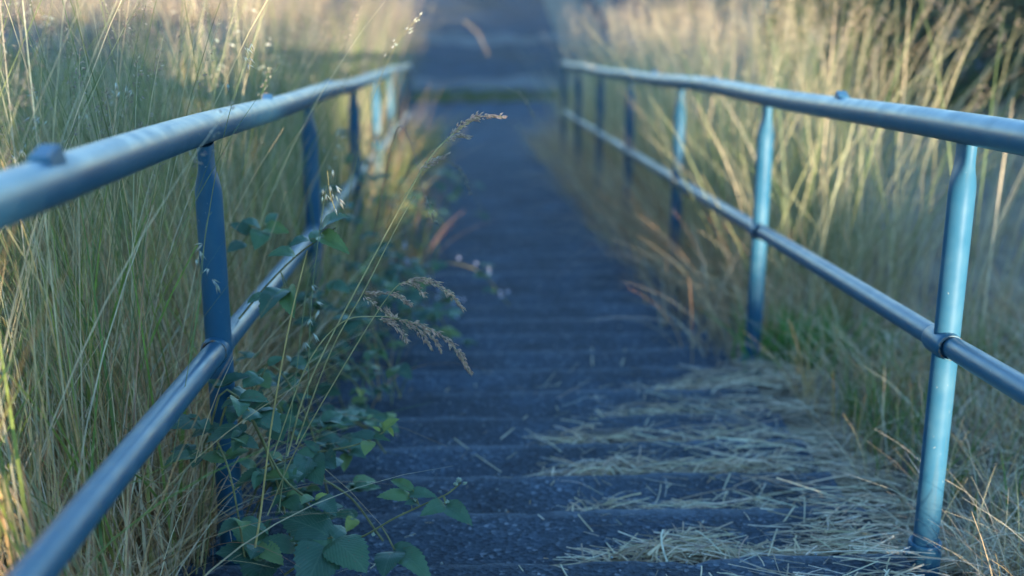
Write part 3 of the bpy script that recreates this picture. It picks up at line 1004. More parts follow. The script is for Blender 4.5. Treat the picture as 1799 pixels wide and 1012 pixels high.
# ------------------------------------------------------------------ hero grass stalks
def tint_mesh(me, c):
    t = me.attributes.new('tint', 'FLOAT_COLOR', 'POINT')
    t.data.foreach_set('color', np.tile(np.array([*c, 1], np.float32), len(me.vertices)))
    return me


def hero_stalk(pts, label, r=0.0014, stem=(0.34, 0.28, 0.12), heads=(), blades_=(), headcol=HEADS, spk=(0.009, 0.0016), dens=900, spread=0.004, group='grass stalks leaning over the steps'):
    """pts: (px, py, Z); heads: lists of (px, py, Z) polylines clothed in spikelets"""
    P = [W(*p) for p in pts]
    root = empty('grass_stalk', P[0]); tag(root, label, 'grass stalk', group)
    L = [q - P[0] for q in smoothpath(P, 24)]
    link('stem', tint_mesh(tube_mesh('stem', L, [r * (1 - 0.55 * i / 23) for i in range(24)], 6), stem), M['grass'], root)
    for hd in heads:
        H = smoothpath([W(*p) for p in hd], 20)
        ln = sum((H[i + 1] - H[i]).length for i in range(19))
        n = max(8, int(dens * ln))
        t = rng.uniform(0, 1, n) ** 0.85 * 18.99
        i0 = t.astype(int); f = (t - i0)[:, None]
        A = np.array([tuple(h - P[0]) for h in H])
        pos = A[i0] * (1 - f) + A[i0 + 1] * f
        d = A[np.minimum(i0 + 2, 19)] - A[i0]; d /= np.linalg.norm(d, axis=1, keepdims=True)
        off = rng.normal(0, 1, (n, 3))
        fat = (0.35 + 0.65 * np.sin(np.pi * np.clip(t / 19, 0.05, 0.95)))[:, None]
        V, Fq, T = spindles(pos + off * spread * fat, d + off * 0.25, rng.uniform(0.7, 1.3, n) * spk[0], rng.uniform(0.7, 1.3, n) * spk[1], pick(headcol, n))
        tag(link('seed_head', np_mesh('seed_head', V, Fq, T), M['seed'], root), kind='stuff')
        link('seed_stem', tint_mesh(tube_mesh('seed_stem', [h - P[0] for h in H], r * 0.4, 5), stem), M['grass'], root)
    for bl in blades_:
        B = smoothpath([W(*p) for p in bl], 14)
        wd = 0.0035
        V, Fq = [], []
        for i, q in enumerate(B):
            d = (B[min(i + 1, 13)] - B[max(i - 1, 0)]).normalized()
            side = d.cross(C_F).normalized() * wd * (1 - (i / 13) ** 2)
            V += [tuple(q - P[0] - side), tuple(q - P[0] + side)]
        Fq = [(2 * i, 2 * i + 1, 2 * i + 3, 2 * i + 2) for i in range(13)]
        link('leaf_blade', tint_mesh(np_mesh('leaf_blade', V, Fq), (0.22, 0.24, 0.09)), M['grass'], root)
    return root


ZH = 2.95
BROWN = [(0.62, 0.38, 0.25), (0.68, 0.45, 0.30), (0.52, 0.31, 0.20)]
hero_stalk([(505, 800, 3.1), (545, 668, 3.02), (660, 445, 2.97), (750, 285, 2.95), (810, 225, 2.95), (845, 206, 2.95)],
           'tallest grass stalk rising over the steps with a pinkish head bent right', 0.0023, stem=(0.58, 0.46, 0.20),
           heads=[[(790, 240, 2.95), (815, 218, 2.95), (842, 205, 2.95), (888, 205, 2.95)], [(785, 248, 2.95), (800, 241, 2.95), (823, 241, 2.95)],
                  [(738, 300, 2.95), (752, 288, 2.95), (770, 279, 2.95)], [(752, 292, 2.95), (768, 282, 2.95), (786, 271, 2.95)]],
           headcol=[(0.62, 0.42, 0.29), (0.68, 0.48, 0.34), (0.54, 0.36, 0.25)], dens=900, spread=0.0026, spk=(0.010, 0.0017))
hero_stalk([(520, 780, 3.12), (580, 620, 3.03), (640, 510, 2.99), (690, 412, 2.96), (727, 345, 2.96)],
           'bare yellow grass stalk close beside the tallest stalk', 0.0019, stem=(0.58, 0.46, 0.20))
hero_stalk([(470, 905, 3.0), (520, 790, 2.95), (600, 650, 2.9), (655, 560, 2.88), (695, 505, 2.87), (722, 492, 2.87)],
           'arching grass stalk with the upper drooping brown panicle', 0.0016,
           heads=[[(715, 495, 2.87), (745, 491, 2.87), (785, 512, 2.87), (815, 543, 2.87)], [(700, 498, 2.87), (725, 497, 2.87), (745, 518, 2.87)],
                  [(640, 515, 2.87), (690, 517, 2.87), (722, 536, 2.87)]],
           headcol=BROWN, dens=1000, spread=0.0026, spk=(0.010, 0.0017), stem=(0.48, 0.38, 0.16))
hero_stalk([(480, 800, 2.97), (540, 640, 2.92), (600, 567, 2.9), (655, 556, 2.88), (700, 560, 2.88), (745, 575, 2.88)],
           'arching grass stalk with the lower heavy drooping brown panicle', 0.0016,
           heads=[[(735, 570, 2.88), (775, 588, 2.88), (805, 618, 2.88), (827, 655, 2.88)], [(715, 563, 2.88), (745, 577, 2.88), (775, 615, 2.88)],
                  [(700, 562, 2.88), (735, 580, 2.88), (757, 610, 2.88)], [(665, 560, 2.88), (695, 572, 2.88), (716, 601, 2.88)], [(640, 520, 2.9), (690, 560, 2.9), (680, 545, 2.9)]],
           headcol=BROWN, dens=1000, spread=0.0026, spk=(0.010, 0.0017), stem=(0.48, 0.38, 0.16))
hero_stalk([(448, 962, 2.9), (458, 900, 2.9), (475, 760, 2.88), (495, 640, 2.86), (515, 540, 2.85), (540, 440, 2.85)],
           'straight yellow and purple stem standing before the left post by the bramble', 0.0027, stem=(0.60, 0.42, 0.15),
           heads=[[(575, 300, 2.87), (580, 340, 2.87), (590, 372, 2.87)]], headcol=OATS, spk=(0.02, 0.0028), dens=90, spread=0.014)
FAINT = [(0.46, 0.32, 0.19), (0.50, 0.37, 0.24)]
hero_stalk([(600, 520, 5.4), (650, 300, 5.2), (705, 185, 5.0), (800, 155, 4.9), (880, 152, 4.8), (920, 172, 4.8)],
           'blurred arching stalk with a drooping head over the far path', 0.0013,
           heads=[[(890, 156, 4.8), (912, 164, 4.8), (928, 183, 4.8), (938, 207, 4.8)]], headcol=FAINT, dens=300, spread=0.0025, spk=(0.010, 0.0016), group='blurred grass stalks before the far path')
hero_stalk([(650, 480, 4.6), (715, 300, 4.4), (775, 282, 4.2), (815, 305, 4.2)],
           'blurred thin stalk with a small drooping head left of the path', 0.0012,
           heads=[[(790, 285, 4.2), (812, 302, 4.2), (826, 338, 4.2)]], headcol=HEADS, dens=300, spread=0.0025, spk=(0.010, 0.0016), group='blurred grass stalks before the far path')
hero_stalk([(655, 420, 4.0), (690, 250, 3.7), (708, 225, 3.6), (728, 270, 3.55), (745, 340, 3.5)],
           'reddish stalk bent over beside the path with a hanging tip', 0.0016, stem=(0.36, 0.20, 0.14),
           heads=[[(744, 338, 3.5), (753, 362, 3.5), (765, 388, 3.5)]], headcol=[(0.46, 0.37, 0.25)], dens=320, spread=0.003, spk=(0.011, 0.002))
hero_stalk([(600, 420, 3.6), (640, 220, 3.5), (690, 90, 3.5), (738, 28, 3.5)],
           'fine stalk with a sparse white head above the far end of the left rail', 0.0009,
           heads=[[(672, 105, 3.5), (705, 60, 3.5), (738, 28, 3.5)]], headcol=OATS, dens=110, spread=0.006, spk=(0.012, 0.0018))
for bx, by, x0, y0, x1, y1, x2, y2, zz, lab in [
    (650, 330, 730, 80, 815, 36, 858, 95, 11.5, 'blurred drooping head before the dark road, left of its middle'),
    (1120, 300, 1085, 140, 1045, 70, 1008, 22, 12.0, 'blurred orange head above the far end of the right rail'),
    (1110, 300, 1085, 170, 1045, 104, 1002, 84, 12.0, 'blurred head arching over the far end of the right rail')]:
    hero_stalk([(bx, by, zz + .2), (x0, y0, zz), (x1, y1, zz), (x2, y2, zz)], lab, 0.0012,
               heads=[[(x1, y1, zz), ((x1 + x2) / 2 + 4, (y1 + y2) / 2 - 6, zz), (x2, y2, zz)]], headcol=FAINT, dens=200, spread=0.006, spk=(0.018, 0.003), group='blurred grass stalks before the far path')
# wild oats on the left bank, spikelets hanging singly
for (pts, sps, lab) in [
    ([(330, 620, 3.1), (380, 300, 3.0), (425, 120, 2.95), (437, 72, 2.95)], [(430, 82), (442, 75), (438, 100), (428, 98), (436, 112)], 'wild oat stalk with white spikelets above the left rail'),
    ([(150, 600, 2.9), (185, 330, 2.85), (215, 150, 2.85), (222, 140, 2.85)], [(205, 145), (222, 150), (210, 160), (400, 147), (232, 158)], 'wild oat stalk with pale spikelets at left of the upper grass'),
    ([(40, 560, 2.75), (48, 350, 2.7), (58, 205, 2.7), (66, 196, 2.7)], [(52, 205), (66, 210), (60, 220), (45, 252), (35, 262), (20, 272)], 'wild oat stalk with white spikelets at the left edge'),
    ([(540, 700, 2.9), (548, 520, 2.87), (570, 350, 2.87), (582, 300, 2.87)], [(585, 298), (578, 325), (590, 325), (573, 340), (582, 345)], 'wild oat stalk with white spikelets before the second left post'),
    ([(300, 820, 2.75), (345, 560, 2.7), (362, 400, 2.7), (372, 372, 2.7)], [(350, 440), (358, 428), (346, 455), (372, 490), (380, 498), (365, 470)], 'wild oat stalk across the nearest left post'),
    ([(490, 900, 2.8), (520, 660, 2.75), (540, 500, 2.72), (555, 460, 2.72)], [(548, 500), (556, 530), (545, 560), (551, 585), (560, 545), (535, 600)], 'green oat stalk hanging spikelets right of the nearest left post'),
]:
    P0 = W(*pts[0])
    root = hero_stalk(pts, lab, 0.0011, stem=(0.26, 0.27, 0.12), group='wild oat stalks on the left bank')
    zz = pts[-1][2]
    for sx, sy in sps:
        q = W(sx, sy, zz)
        n = 3
        d = np.array([tuple(C_R * rng.normal(0.2, 0.6) + Vector((0, 0, -1)))] * n) + rng.normal(0, 0.3, (n, 3))
        V, Fq, T = spindles(np.array([tuple(q - P0)] * n) + rng.normal(0, 0.001, (n, 3)), d, rng.uniform(0.015, 0.026, n), rng.uniform(0.0012, 0.0021, n), pick(OATS, n))
        link('spikelet', np_mesh('spikelet', V, Fq, T), M['seed'], root)


# ------------------------------------------------------------------ brambles
def leaflet_mesh(seed, fold=0.25, curl=0.25, wid=0.36):
    r_ = random.Random(seed)
    nl, nw = 20, 2
    V, UV = [], []
    for i in range(nl + 1):
        v = i / nl
        w = wid * (math.sin(math.pi * min(1, v * 0.93 + 0.05) ** 0.72)) ** 0.85 if v < 1 else 0.0
        w = max(w, 0.0) * (1.0 if i % 2 == 0 else 0.90) + (0.004 if i < nl else 0)
        for j in range(-nw, nw + 1):
            u = j / nw
            x = u * w
            y = v + (0.02 * abs(u) if i % 2 == 0 else -0.02 * abs(u))
            z = fold * abs(x) - curl * (v - 0.35) ** 2 + 0.012 * math.sin(v * 9 * math.pi * 0.67 - abs(u) * 3) * abs(u) + r_.uniform(-.006, .006)
            z -= 0.25 * (abs(u) ** 2.5) * w * 0.6
            V.append((x, y, z)); UV.append((u * w / wid, v))
    m = 2 * nw + 1
    Fq = [(i * m + j, i * m + j + 1, (i + 1) * m + j + 1, (i + 1) * m + j) for i in range(nl) for j in range(m - 1)]
    me = np_mesh('leaf', V, Fq, smooth=True)
    uvl = me.uv_layers.new(name='UVMap')
    li = np.zeros(len(me.loops), np.int32); me.loops.foreach_get('vertex_index', li)
    uvl.data.foreach_set('uv', np.array(UV, np.float32)[li].ravel())
    return me


LEAF = []
for k in range(6):
    LEAF.append(leaflet_mesh(k, fold=[.45, .2, .6, .35, .15, .5][k], curl=[.3, .55, .2, .65, .4, .45][k], wid=[.36, .40, .33, .38, .44, .34][k]))
YOUNG = []
for k in range(3):
    me = LEAF[k].copy(); me.name = 'young_leaf'; YOUNG.append(me)
for me in LEAF: me.materials.append(M['bramble'])
for me in YOUNG: me.materials.append(M['young'])


def leaf_matrix(base, tip, normal, width=1.0):
    d = tip - base; L = d.length; d.normalize()
    x = d.cross(normal).normalized(); z = x.cross(d)
    return Matrix.Translation(base) @ Matrix((x, d, z)).transposed().to_4x4() @ Matrix.Diagonal((L * width, L, L, 1))


def put_leaf(root, base, tip, normal, me, width=1.0):
    o = link('leaf', me, None, root)
    o.matrix_local = leaf_matrix(base - root.location, tip - root.location, normal, width)
    return o


def bud_mesh(seed):
    """tight bramble bud: rounded body with pointed sepals"""
    r_ = np.random.default_rng(seed)
    n = 9
    ang = np.linspace(0, 2 * np.pi, n)
    pos = np.zeros((n + 4, 3)); d = np.zeros((n + 4, 3))
    d[:n] = np.stack([np.cos(ang), np.sin(ang), r_.uniform(.3, 1.2, n)], -1)
    d[n:] = r_.normal(0, .3, (4, 3)) + [0, 0, 1]
    V, Fq, _ = spindles(pos, d, np.concatenate([r_.uniform(.007, .011, n), np.full(4, .010)]), np.concatenate([np.full(n, .0022), np.full(4, .004)]), np.zeros((n + 4, 3)))
    return np_mesh('flower_bud', V, Fq)


BUD = bud_mesh(3); BUD.materials.append(M['bud'])


def flower_mesh():
    V, Fq = [], []
    for k in range(5):
        a = 2 * math.pi * k / 5
        pts = [(0, 0), (-.35, .5), (-.32, .9), (0, 1.05), (.32, .9), (.35, .5)]
        b = len(V)
        for x, y in pts:
            V.append((0.009 * (x * math.cos(a) - y * math.sin(a)), 0.009 * (x * math.sin(a) + y * math.cos(a)), 0.004 * y * y))
        Fq += [(b, b + 5, b + 4), (b, b + 4, b + 3), (b, b + 3, b + 2), (b, b + 2, b + 1)]
    return np_mesh('flower', V, Fq)


FLOWER = flower_mesh(); FLOWER.materials.append(M['petal'])


def bramble(label, cane_px, leaves, buds=(), group='bramble shoots on the left edge of the steps', r=0.0026, thorn=True):
    P = [W(*p) for p in cane_px]
    root = empty('bramble', P[0]); tag(root, label, 'bramble', group)
    L = [q - P[0] for q in smoothpath(P, 26)]
    V, Fc = tube(L, [r * (1 - 0.4 * i / 25) for i in range(26)], 8)
    me = bpy.data.meshes.new('cane'); me.from_pydata([tuple(v) for v in V], [], Fc)
    me.polygons.foreach_set('use_smooth', [True] * len(me.polygons)); me.materials.append(M['cane'])
    link('cane', me, None, root)
    for i in range(2, 24, 2):
        if not thorn: break
        d = rng.normal(0, 1, 3); d[2] = abs(d[2])
        Vt, Ft, _ = spindles(np.array([tuple(L[i])]), d[None], np.array([0.006]), np.array([0.0012]), np.zeros((1, 3)))
        tm = np_mesh('thorn', Vt, Ft); tm.materials.append(M['cane']); link('thorn', tm, None, root)
    for lf in leaves:
        bx, by, tx, ty, Zb, Zt = lf[:6]
        wd = lf[6] if len(lf) > 6 else 1.0
        young = len(lf) > 7 and lf[7]
        b, t = W(bx, by, Zb), W(tx, ty, Zt)
        t = b + (t - b) * 0.88
        nrm = (Vector((0, 0, 1)) * 0.75 - C_F * random.uniform(.3, .8) + C_R * random.uniform(-.4, .4)).normalized()
        put_leaf(root, b, t, nrm, random.choice(YOUNG if young else LEAF), wd)
        # petiole to nearest cane point
        near = min(L, key=lambda q: (q - (b - P[0])).length)
        if (near - (b - P[0])).length > 0.012:
            pm = tube_mesh('leaf_stalk', [near, near.lerp(b - P[0], .5) + Vector((0, 0, .004)), b - P[0]], 0.0012, 5)
            pm.materials.append(M['cane']); link('leaf_stalk', pm, None, root)
    for (bx, by, bz, s) in buds:
        o = link('flower_bud', BUD, None, root)
        o.location = W(bx, by, bz) - P[0]; o.scale = (s, s, s); o.rotation_euler = (random.uniform(-.6, .6), random.uniform(-.6, .6), random.uniform(0, 6))
    return root


bramble('bramble sprig with pale buds reaching right over the nearest steps',
        [(500, 1010, 3.1), (570, 962, 3.05), (632, 945, 3.02), (690, 912, 3.0), (745, 886, 3.0), (785, 868, 3.0), (810, 848, 3.0)],
        [(722, 870, 656, 866, 3.0, 2.98, .62), (725, 860, 680, 838, 3.0, 3.03, .6), (718, 868, 772, 868, 3.0, 2.98, .75), (735, 885, 712, 880, 3.0, 2.97, .9),
         (783, 885, 738, 900, 3.0, 2.95, .8), (782, 886, 833, 920, 3.0, 2.94, .8), (785, 882, 822, 894, 3.0, 3.02, .5),
         (690, 962, 745, 967, 3.0, 2.98, .65), (692, 965, 668, 1005, 2.99, 2.90, 1.0), (694, 966, 765, 1012, 2.99, 2.92, .75)],
        [(808, 846, 3.0, 1.1), (800, 853, 3.0, 1.0), (817, 851, 3.0, .8), (786, 884, 3.0, .9), (729, 880, 3.0, .9), (655, 940, 3.01, .8)])
bramble('broad-leaved dark bramble at the bottom left of the steps',
        [(430, 1005, 3.1), (470, 975, 3.05), (530, 955, 3.0), (580, 945, 2.98)],
        [(580, 940, 478, 895, 2.98, 3.0, .85), (585, 948, 500, 940, 2.98, 2.96, .6), (575, 950, 530, 1040, 2.97, 2.86, 1.15), (585, 946, 650, 1000, 2.97, 2.88, .95),
         (585, 942, 610, 918, 2.98, 3.03, .9), (520, 962, 455, 940, 3.0, 2.98, .8), (470, 975, 405, 905, 3.05, 3.0, .9), (468, 978, 380, 960, 3.05, 2.97, .9),
         (470, 980, 440, 1040, 3.05, 2.9, 1.0), (460, 975, 470, 900, 3.06, 3.06, .8)], r=0.003)
bramble('bramble shoot with fresh yellow-green tip leaves beside the steps',
        [(400, 860, 3.3), (480, 815, 3.25), (560, 795, 3.2), (620, 783, 3.2), (665, 765, 3.2), (688, 745, 3.2)],
        [(672, 755, 702, 732, 3.2, 3.18, .8, 1), (676, 752, 665, 740, 3.2, 3.22, .7, 1), (680, 752, 693, 768, 3.2, 3.17, .6, 1), (668, 757, 652, 748, 3.2, 3.2, .6, 1),
         (660, 765, 610, 760, 3.2, 3.2, .6), (655, 768, 690, 775, 3.2, 3.18, .5), (650, 772, 640, 796, 3.2, 3.15, .9, 1), (610, 785, 595, 765, 3.2, 3.23, .6),
         (560, 795, 530, 770, 3.2, 3.2, .8), (562, 796, 520, 790, 3.2, 3.17, .8), (566, 797, 590, 820, 3.2, 3.13, .9), (500, 810, 460, 795, 3.25, 3.2, .8), (505, 812, 500, 850, 3.25, 3.15, .9),
         (540, 800, 560, 845, 3.2, 3.1, .9), (545, 800, 520, 850, 3.2, 3.1, .9), (450, 830, 420, 800, 3.28, 3.25, .9)])
bramble('bramble shoot with dark leaves against the second left post',
        [(420, 560, 3.4), (470, 500, 3.35), (520, 450, 3.3), (560, 420, 3.25), (590, 400, 3.2)],
        [(560, 405, 605, 365, 3.2, 3.15, .9), (560, 412, 615, 440, 3.2, 3.12, .6), (545, 420, 505, 425, 3.25, 3.2, .7), (520, 445, 470, 440, 3.3, 3.25, .7),
         (550, 425, 560, 395, 3.25, 3.3, .7), (500, 505, 450, 545, 3.3, 3.2, .8), (505, 505, 515, 560, 3.3, 3.2, .7), (470, 520, 430, 530, 3.35, 3.3, .8)])
bramble('bramble leaves showing between the left rails behind the nearest post',
        [(400, 470, 3.9), (430, 420, 3.8), (460, 400, 3.8), (500, 395, 3.8)],
        [(460, 398, 425, 380, 3.8, 3.75, .8), (465, 400, 512, 408, 3.8, 3.75, .8), (462, 402, 450, 430, 3.8, 3.7, .8), (440, 410, 400, 385, 3.8, 3.8, .8), (470, 395, 490, 370, 3.8, 3.85, .8), (430, 425, 395, 440, 3.8, 3.75, .8)])
bramble('round-leaved bramble low behind the nearest left post',
        [(395, 760, 3.25), (430, 710, 3.2), (450, 680, 3.2), (470, 640, 3.2)],
        [(455, 660, 425, 680, 3.15, 3.1, 1.3), (445, 690, 405, 700, 3.2, 3.1, .9), (440, 700, 460, 725, 3.2, 3.1, .9), (470, 640, 500, 625, 3.2, 3.2, .9), (430, 715, 400, 745, 3.2, 3.1, 1.0), (440, 712, 480, 760, 3.2, 3.1, .9)])


def bramble_clump(x, y, spread, height, nleaf, label, seed, leaf=0.06, flowers=0):
    r_ = random.Random(seed)
    base = Vector((x, y, -y * TA - 0.02))
    root = empty('bramble_clump', base); tag(root, label, 'bramble', 'bramble clumps along the left edge of the steps')
    for c in range(max(2, nleaf // 18)):
        ang = r_.uniform(-0.9, 1.2); ln = spread * r_.uniform(0.7, 1.3)
        d = Vector((math.cos(ang), math.sin(ang), 0))
        pts = [Vector((r_.uniform(-.25, .05) * spread, r_.uniform(-.4, .4) * spread, 0))]
        pts += [pts[0] + d * ln * .35 + Vector((0, 0, height * r_.uniform(.6, 1.0))), pts[0] + d * ln * .75 + Vector((0, 0, height * r_.uniform(.4, .9))), pts[0] + d * ln + Vector((0, 0, height * r_.uniform(.05, .5)))]
        L = smoothpath(pts, 16)
        cm = tube_mesh('cane', L, 0.0026, 6); cm.materials.append(M['cane']); link('cane', cm, None, root)
        for k in range(6):
            p = L[min(15, 3 + k * 2 + r_.randint(0, 1))]
            a0 = r_.uniform(0, 6.28)
            st = p + Vector((math.cos(a0), math.sin(a0), .3)) * leaf * .6
            for m_ in (-1.1, 0, 1.1):
                dd = Vector((math.cos(a0 + m_), math.sin(a0 + m_), r_.uniform(-.5, .35)))
                s = leaf * r_.uniform(.7, 1.2) * (1.1 if m_ == 0 else .9)
                nrm = Vector((r_.uniform(-.4, .4), r_.uniform(-.6, .2), 1)).normalized()
                put_leaf_local(root, st, st + dd.normalized() * s, nrm, r_.choice(YOUNG) if (k == 5 and r_.random() < .5) else r_.choice(LEAF), r_.uniform(.8, 1.05))
        for f in range(flowers):
            o = link('flower', FLOWER, None, root)
            q = L[15 - f % 8]
            o.location = q + Vector((r_.uniform(-.05, .05), r_.uniform(-.05, .05), r_.uniform(0, .05)))
            o.rotation_euler = (r_.uniform(.4, 1.4), r_.uniform(-.5, .5), r_.uniform(-.5, .5))
    return root


def put_leaf_local(root, b, t, nrm, me, w):
    o = link('leaf', me, None, root)
    o.matrix_local = leaf_matrix(b, t, nrm, w)


clumps = [
    (-0.50, 3.10, .30, .22, 54, 'low bramble clump at the foot of the nearest left post'),
    (-0.42, 3.60, .30, .18, 54, 'low bramble clump just past the nearest left post'),
    (-0.50, 4.15, .36, .26, 54, 'bramble clump beside the fourth straw band, left edge'),
    (-0.48, 4.80, .40, .30, 54, 'bramble clump in front of the second left post'),
    (-0.50, 5.60, .42, .34, 54, 'bramble clump just past the second left post'),
    (-0.40, 6.20, .55, .34, 54, 'bramble clump with whitish flowers spilling onto the path'),
    (-0.44, 7.60, .50, .40, 54, 'bramble clump leaning onto the blurred far steps'),
    (-0.60, 2.92, .26, .58, 54, 'bramble clump twining round the nearest left post and middle rail'),
    (-0.62, 3.35, .34, .42, 54, 'leafy bramble clump climbing behind the nearest left post'),
    (-0.58, 4.45, .40, .50, 54, 'tall bramble clump under the left middle rail'),
    (-0.36, 5.20, .42, .24, 54, 'low bramble clump spreading over the step edge by the second left post'),
    (-0.60, 5.30, .36, .72, 54, 'tall bramble clump growing up through the left rails past the second post'),
    (-0.58, 6.90, .40, .80, 54, 'tallest bramble clump, hiding the left middle rail before the third post'),
    (-0.48, 8.90, .50, .42, 54, 'bramble clump behind the flowering one'),
    (-0.48, 10.6, .50, .45, 36, 'far bramble clump left of the path'),
    (-0.50, 12.6, .50, .45, 36, 'farthest bramble clump left of the path'),
]
for i, (x, y, s, h, n, lab) in enumerate(clumps):
    bramble_clump(x, y, s, h, n, lab, 40 + i, 0.055 if i < 5 else 0.065, flowers=7 if i == 5 else 0)


# ------------------------------------------------------------------ shrubs and added shade screens
def leaf_cloud(centers, n, size, cols, normal_up=0.4):
    """leaf-like diamonds scattered over ellipsoids: centers rows (x,y,z,rx,ry,rz)"""
    C = np.array(centers, float)
    wgt = C[:, 3] * C[:, 4] + C[:, 4] * C[:, 5]; wgt /= wgt.sum()
    ci = rng.choice(len(C), n, p=wgt)
    d = rng.normal(0, 1, (n, 3)); d /= np.linalg.norm(d, axis=1, keepdims=True)
    rad = rng.uniform(0.55, 1.08, n) ** 0.6
    pos = C[ci, :3] + d * C[ci, 3:6] * rad[:, None]
    t1 = rng.normal(0, 1, (n, 3)); t1 /= np.linalg.norm(t1, axis=1, keepdims=True)
    nn = d + rng.normal(0, .6, (n, 3)); t2 = np.cross(nn, t1); t2 /= np.linalg.norm(t2, axis=1, keepdims=True)
    s = rng.uniform(0.6, 1.4, n)[:, None] * size
    V = np.stack([pos - t1 * s, pos - t2 * s * .5, pos + t1 * s, pos + t2 * s * .5], 1).reshape(-1, 3)
    Fq = (np.arange(n)[:, None] * 4 + np.arange(4)[None])
    return V, Fq, np.repeat(pick(cols, n, .3)[:, None], 4, 1).reshape(-1, 3)


def shrub(name, loc, lobes, n, size, cols, label, group=None, cat='shrub'):
    root = empty(name, loc); tag(root, label, cat, group)
    V, Fq, T = leaf_cloud(lobes, n, size, cols)
    link('foliage', np_mesh('foliage', V, Fq, T), M['bush'], root)
    for k, l in enumerate(lobes[:3]):
        tm = tube_mesh('stem', [(l[0] * .2, l[1] * .2, -0.1), (l[0] * .6, l[1] * .6, l[2] * .5), (l[0], l[1], l[2])], [.05, .035, .015], 8)
        tm.materials.append(M['bark']); link('stem', tm, None, root)
    return root


DARK = [(0.035, 0.06, 0.022), (0.05, 0.085, 0.03), (0.028, 0.05, 0.022)]
shrub('shrub', (7.2, 20.0, LOW_Z), [(-1.6, 0, .9, 1.3, 1, 1.0), (0, .3, 1.3, 1.5, 1.2, 1.5), (1.8, 0, 1.2, 1.5, 1.2, 1.3), (3.4, .5, 1.6, 1.6, 1.3, 1.7)], 16000, .085, [(0.05, 0.085, 0.03), (0.07, 0.11, 0.04), (0.04, 0.07, 0.028)],
      'dark green blurred shrub at the top right corner beyond the slope', 'shrubs beyond the slope')
shrub('shrub', (-7.0, 19.0, LOW_Z), [(-.8, 0, .5, 1.2, .9, .6), (.6, .2, .45, 1.0, .8, .55), (-2.4, 0, .6, 1.4, 1, .7)], 6000, .05, [(0.07, 0.11, 0.035), (0.09, 0.13, 0.04)],
      'low green blurred shrub at the top left corner beyond the grass', 'shrubs beyond the slope')

# hedge added unseen behind the viewer, shaped to shade the stairs from the sun
hD = 14.0
h_dir = Vector((-math.sin(SUN_A), math.cos(SUN_A), 0)); r_dir = Vector((math.cos(SUN_A), math.sin(SUN_A), 0))


def shade_screen(name, u0, u1, top, label, seed, leaf=0.05, dens=420, D=hD):
    r_ = np.random.default_rng(seed)
    us = np.linspace(u0, u1, int((u1 - u0) / 0.08) + 2)
    mid = r_dir * ((u0 + u1) / 2) - h_dir * D
    root = empty(name, (mid.x, mid.y, 0)); tag(root, label, 'shade_screen')
    # woody core
    V = []
    for u in us:
        z = top(u) + math.tan(SUN_E) * D - 0.10 + r_.normal(0, .03)
        for dd, zz in ((-.45, -.1), (-.45, z - .15), (-.2, z), (.2, z), (.45, z - .15), (.45, -.1)):
            p = r_dir * u - h_dir * (D + dd) - mid
            V.append((p.x, p.y, zz))
    n = len(us)
    Fq = [(i * 6 + j, (i + 1) * 6 + j, (i + 1) * 6 + j + 1, i * 6 + j + 1) for i in range(n - 1) for j in range(5)]
    link('branches', np_mesh('branches', V, Fq), M['bark'], root)
    # leaves over the outside
    m = int((u1 - u0) * dens)
    u = r_.uniform(u0, u1, m)
    tz = np.array([top(v) for v in u]) + math.tan(SUN_E) * D
    zz = np.where(r_.random(m) < .4, tz + r_.normal(-.03, .06, m), r_.uniform(0, 1, m) * tz)
    dd = np.where(zz > tz - .15, r_.uniform(-.5, .5, m), np.where(r_.random(m) < .5, -1, 1) * r_.uniform(.42, .6, m))
    px_ = r_dir.x * u - h_dir.x * (D + dd) - mid.x; py_ = r_dir.y * u - h_dir.y * (D + dd) - mid.y
    pos = np.stack([px_, py_, zz], -1)
    t1 = r_.normal(0, 1, (m, 3)); t1 /= np.linalg.norm(t1, axis=1, keepdims=True)
    t2 = np.cross(t1, r_.normal(0, 1, (m, 3))); t2 /= np.linalg.norm(t2, axis=1, keepdims=True)
    s = r_.uniform(.6, 1.4, m)[:, None] * leaf
    V = np.stack([pos - t1 * s, pos - t2 * s * .5, pos + t1 * s, pos + t2 * s * .5], 1).reshape(-1, 3)
    link('foliage', np_mesh('foliage', V, np.arange(m)[:, None] * 4 + np.arange(4)[None], np.repeat(pick(DARK, m, .3)[:, None], 4, 1).reshape(-1, 3)), M['bush'], root)
    return root


TE = math.tan(SUN_E)


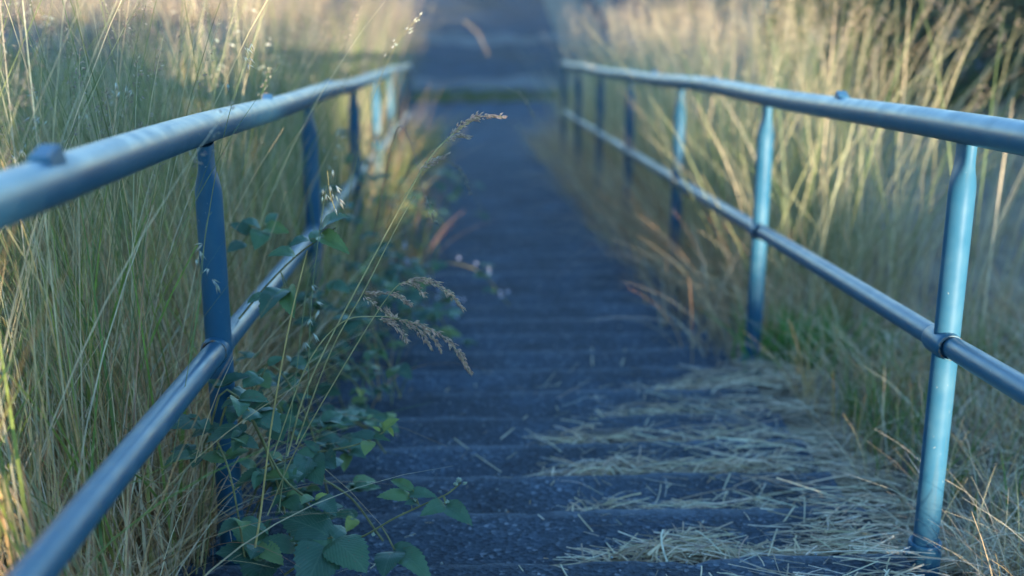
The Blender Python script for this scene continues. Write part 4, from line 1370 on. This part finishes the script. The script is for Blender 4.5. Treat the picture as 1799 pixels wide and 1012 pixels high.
def w_of(x, y, z):
    p = Vector((x, y, 0))
    return z + TE * p.dot(h_dir), p.dot(r_dir)


# shadow line wanted on the right posts (height above their feet)
targets = []
for y, hgt in zip(right_posts[1:5], (0.06, 0.36, 0.64, 0.86)):
    w_, u_ = w_of(XR, y, hgt - y * TA)
    targets.append((u_, w_))
U1, W1 = targets[0]
SL = (targets[3][1] - W1) / (targets[3][0] - U1)


FAR_TOP = w_of(0, 31.5, LOW_Z)[0] - 0.12


def low_top(u):
    rise = W1 + SL * min(u - U1, 2.6)
    f = min(1, max(0, (u - U1 - 3.2) / 1.6))
    r_ = rise * (1 - f) + FAR_TOP * f
    r_ += 1.3 * min(1, max(0, (u - 10.5) / 0.8)) * min(1, max(0, (16.5 - u) / 0.8))
    return r_ + 0.015 * math.sin(9 * u) + 0.01 * math.sin(23 * u)


def high_top(u):
    if u > 0.05:
        return 1.10 + 0.16 * math.sin(6.3 * u) + 0.12 * math.sin(15.1 * u + 1)
    return 0.80 + 0.34 * math.sin(8.0 * u) + 0.26 * math.sin(19.0 * u + 1) + 0.15 * math.sin(3.1 * u)


shade_screen('shade_screen', U1 - 0.06, U1 + 22, low_top, 'added leafy screen unseen behind and right of the viewpoint, shaped to shade the steps', 11)
shade_screen('shade_screen', U1 - 14, U1 - 0.08, high_top, 'taller added leafy screen unseen behind the viewpoint, shaped to shade the left handrail', 12)

if LENS_VEIL:  # thin volume added to imitate the soft veil of a lens
    bm = bmesh.new(); bmesh.ops.create_cube(bm, size=1.0)
    me = bpy.data.meshes.new('lens_veil'); bm.to_mesh(me); bm.free()
    hz = bpy.data.objects.new('lens_veil', me); col.objects.link(hz)
    hz.scale = (60, 110, 8.5); hz.location = (0, 35, 0.8)
    m, nt, out = new_mat('lens_veil')
    pv = nt.nodes.new('ShaderNodeVolumePrincipled')
    pv.inputs['Density'].default_value = LENS_VEIL; pv.inputs['Color'].default_value = (0.9, 0.93, 1, 1)
    nt.links.new(pv.outputs[0], out.inputs['Volume'])
    me.materials.append(m)
    tag(hz, kind='stuff')
